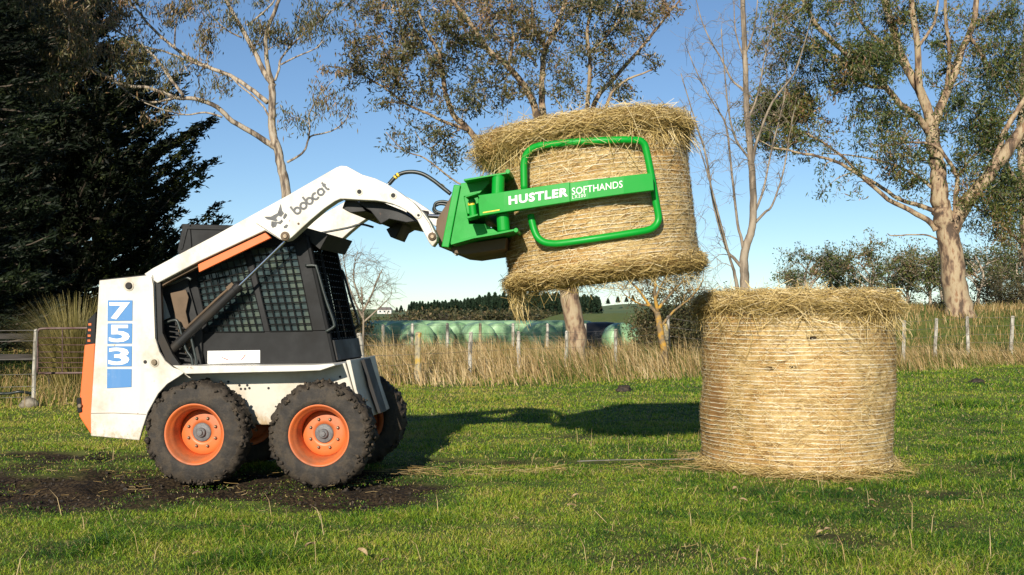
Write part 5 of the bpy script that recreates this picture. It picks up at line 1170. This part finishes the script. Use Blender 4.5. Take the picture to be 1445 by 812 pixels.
conifer('pine', 'tall near black pine filling the left edge of view', pp(-70, 20.5), 20.5, 13, ([0, .08, .3, .6, .8, 1], [1.9, 2.1, 2.1, 1.9, 1.6, .3]), 420, 'pine_needles', 67, .2, L=.16, W=.03, sh=26, per=10)
conifer('cypress', 'dark cypress filling the gap behind the pine and pampas grass', pp(-20, 37), 37, 15, ([0, .1, .4, .7, 1], [4.5, 5, 4.4, 2.6, .3]), 460, 'cypress', 71, .35, L=.22, W=.07, sh=20, per=9)
# unseen pine added out of frame at left to shade the conifers
shade_pine = conifer('pine', 'unseen pine added outside the left edge to shade the conifers', -17.6, 10.5, 13, ([0, .1, .5, .8, 1], [2.6, 3.4, 3.2, 2.0, .4]), 420, 'pine_needles', 73, .2, L=.3, W=.10, sh=22, per=7)
# pampas clump behind the gate
M['pampas'] = rnd_mat('pampas_blades', [(0, (.05, .06, .015)), (.4, (.19, .16, .045)), (.7, (.38, .30, .11)), (1, (.54, .46, .21))], .5, .25, .3)
def pampas():
    rs = np.random.default_rng(5); c = at(108, 500, 18.0); n = 3600; root_z = float(gz(c.x, 18))
    a = rs.uniform(0, 6.283, n); R = rs.uniform(0, .35, n); L = rs.uniform(.9, 1.85, n); out = rs.uniform(.15, .85, n); V, Fq = [], []
    base = np.stack([R * np.cos(a), R * np.sin(a), np.zeros(n)], -1); d = np.stack([np.cos(a), np.sin(a), np.zeros(n)], -1); side = np.stack([-np.sin(a), np.cos(a), np.zeros(n)], -1)
    w = rs.uniform(.007, .013, n); pts = []
    for t in (0, .35, .65, .85, 1.0):
        P = base + d * (out * L * t * (.35 + .65 * t))[:, None]; P[:, 2] = L * (t - .42 * out * t ** 2.6) ; pts.append((P, w * (1 - t * .85)))
    V = np.stack([q for P, ww in pts for q in (P - side * ww[:, None] / 2, P + side * ww[:, None] / 2)], 1).reshape(-1, 3)
    b = np.arange(n)[:, None] * 10; o = npmesh('pampas_grass', V, [b + np.array([[2 * i, 2 * i + 1, 2 * i + 3, 2 * i + 2]]) for i in range(4)], M['pampas'], attr=np.repeat(np.clip(rs.normal(.5, .25, n), 0, 1), 10))
    o.location = (c.x, 18.0, root_z); tag(o, 'arching clump of tan pampas grass behind the farm gate', 'pampas grass')
pampas()
# far gums on the right skyline
def far_gum(seed, h, spread, label):
    Y0 = 85; rs = np.random.default_rng(seed); k = F / Y0; hp = h * k; sp = spread * k; x0, y0 = 1200, HZ - F * (1.35 - CAMZ) / Y0
    sk = [([(x0, y0), (x0 + rs.normal(0, 2), y0 - hp * .3), (x0 + rs.normal(0, 4), y0 - hp * .6), (x0 + rs.normal(0, 5), y0 - hp * .9)], 3.0, 1.2, 0)]; cl = []
    for i in range(11):
        t = rs.uniform(.38, .95); a = rs.choice([-1, 1]) * rs.uniform(.25, 1) * sp * (1.15 - .7 * abs(t - .62)); y = y0 - hp * t
        sk.append(([(x0, y + hp * .22), (x0 + a * .5, y + hp * .06), (x0 + a, y)], 1.3, .5, rs.uniform(-.7, .7))); cl.append((x0 + a, y - 2, sp * .26, hp * .06, 20))
    for t in (.7, .8, .88, .96): cl.append((x0 + rs.normal(0, sp * .2), y0 - hp * t, sp * .30, hp * .05, 18))
    return tree('gum_tree', label, 'tree', Y0, sk, cl, 'bark_pale', 'gum_leaf', seed=seed, per=10, sig=.20, leafL=.20, leafW=.10, down=.2, twigpx=.8, group=None, bias=-.02)
protos = [far_gum(101, 5.2, 2.1, 'a'), far_gum(103, 5.4, 1.7, 'b'), far_gum(107, 4.7, 1.9, 'c')]
fg = [(1143, 85, 0, .94), (1172, 90, 2, .95), (1228, 86, 1, 1.05), (1282, 92, 1, 1.02), (1312, 88, 2, 1.0), (1258, 96, 0, .9), (1118, 99, 2, .80), (1380, 86, 0, 1.0), (1412, 92, 2, 1.05), (1440, 85, 1, 1.05), (1330, 97, 0, 1.05), (1470, 90, 0, 1.0)]
used = set()
for i, (px, Y, k, s_) in enumerate(fg):
    o = protos[k] if k not in used else copy_tree(protos[k]); used.add(k)
    x = pp(px, Y); o.location = (x, Y, float(gz(x, Y))); o.rotation_euler = (0, 0, i * 1.3); o.scale = (s_, s_, s_)
    tag(o, 'distant gum tree with clumped crown on the right skyline, %s from the left' % rank([f[0] for f in fg], i), 'tree', 'distant gum grove on the right')
UG = ((1150, 92, 36, 12), (1210, 93, 36, 14), (1265, 96, 30, 18), (1305, 93, 26, 22), (1390, 90, 36, 26), (1440, 88, 36, 30), (1340, 94, 26, 24), (1110, 94, 22, 10))
for i, (px, Y, rx, ry) in enumerate(UG):
    bush('bush', 'dark undergrowth bush at the foot of the distant grove, %s from the left' % rank([u[0] for u in UG], i), Y, px, 438, rx, ry, 34, 200 + i, L=.20, W=.09, bare=16, group='undergrowth of the distant grove')
# plantation
def plant_pine(seed):
    rs = np.random.default_rng(seed); root = thing('plantation_pine', 'x', 'tree'); MB().tube([(0, 0, -.5), (0, 0, 9.5)], [.25, .05], 5, cap=False).build('trunk', M['bark_dark'], root)
    n = 900; t = rs.uniform(0.02, 1, n) ** .8; a = rs.uniform(0, 6.283, n); r = (2.1 * (1 - t) ** .8 + .15) * rs.uniform(.5, 1.1, n); C = np.stack([r * np.cos(a), r * np.sin(a), 10 * t + .4], -1); D = C * np.array([1, 1, 0]) + np.array([0, 0, .8]) + rs.normal(0, .3, (n, 3))
    leaves('crown', C, D, rs.uniform(.8, 1.5, n), rs.uniform(.35, .7, n), rs.normal(.5, .25, n), M['plantation'], root); return root
pr = [plant_pine(s_) for s_ in (1, 2, 3)]; used = set(); px = 577; i = 0
while px < 842:
    for row in (0, 1):
        k = i % 3; o = pr[k] if k not in used else copy_tree(pr[k]); used.add(k); Y = 560 + row * 14 + random.uniform(-4, 4); s_ = float(np.interp(px, [577, 640, 690, 760, 842], [.72, .85, 1.15, 1.2, 1.05])) * random.uniform(.86, 1.08)
        o.location = (pp(px + row * 3, Y), Y, 0); o.rotation_euler = (0, 0, random.uniform(0, 6)); o.scale = (s_ * 1.1, s_ * 1.1, s_)
        tag(o, 'dark green pine in the distant plantation block on the horizon', 'tree', 'pines of the distant plantation'); i += 1
    px += random.uniform(3.6, 4.8)
# hills
def hill(name, cx, Y, wpx, hpx, m):
    n, k = 60, 12; V = []
    for j in range(k + 1):
        for i in range(n + 1):
            u = i / n * 2 - 1; v = j / k; x = pp(cx, Y) + u * wpx * Y / F; V.append((x, Y + (v - .5) * 300, max(0, hpx * Y / F * (1 - u * u) ** 1.2 * math.sin(math.pi * min(v * .75 + .02, 1)) * (1 + .15 * mnoise.noise(Vector((u * 3, v, Y))))) - .5))
    i = np.arange(k)[:, None] * (n + 1) + np.arange(n)[None]; q = np.stack([i, i + 1, i + n + 2, i + n + 1], -1).reshape(-1, 4)
    return tag(npmesh(name, np.array(V), [q], m, shade=True), kind='structure')
M['hill'] = noisy('hill_pasture', [(.35, (.07, .11, .03)), (.65, (.14, .16, .05))], .02, .9)
hill('hill', 905, 900, 130, 20, M['hill']); hill('hill', 520, 950, 120, 11, M['hill']); hill('hill', 120, 900, 300, 12, M['hill']); hill('hill', 1300, 1000, 400, 10, M['hill'])
# far farmhouse
M['house_wall'] = noisy('house_wall', [(.3, (.5, .48, .44)), (.7, (.62, .6, .56))], .5, .8); M['roof'] = noisy('house_roof', [(.3, (.07, .06, .06)), (.7, (.12, .10, .10))], .5, .7)
hx = pp(543, 700); HS = thing('farmhouse', 'low white farmhouse with dark roof on the far hill', 'house', (hx, 700, 2.2))
MB().box((0, 0, 1.2), (9, 6, 2.6)).build('wall', M['house_wall'], HS); MB().prism([(-5.2, 2.5), (5.2, 2.5), (3.4, 4.2), (-3.4, 4.2)], -3.4, 3.4).build('roof', M['roof'], HS)
for x in (-2.6, 0.2, 2.8): MB().box((x, -3.02, 1.4), (1.1, .1, 1.1)).build('window', M['glass'], HS)
HT = ((566, 640, .38), (560, 680, .3), (845, 820, .5), (858, 840, .45), (872, 830, .5), (884, 850, .42), (893, 830, .5))
for i, (px, Y, s_) in enumerate(HT):
    o = copy_tree(pr[i % 3]); x = pp(px, Y); o.location = (x, Y, 3 if i < 2 else 11.5 - abs(px - 890) * .06); o.scale = (s_ * 1.8, s_ * 1.8, s_); tag(o, 'tiny tree on the far hill line, %s from the left' % rank([h[0] for h in HT], i), 'tree', 'trees on the far hills')
# low brown hedge line below the plantation
bush('hedge', 'low brown hedge below the distant plantation pines', 240, 690, 446, 160, 5, 260, 301, L=.8, W=.35, bare=30)
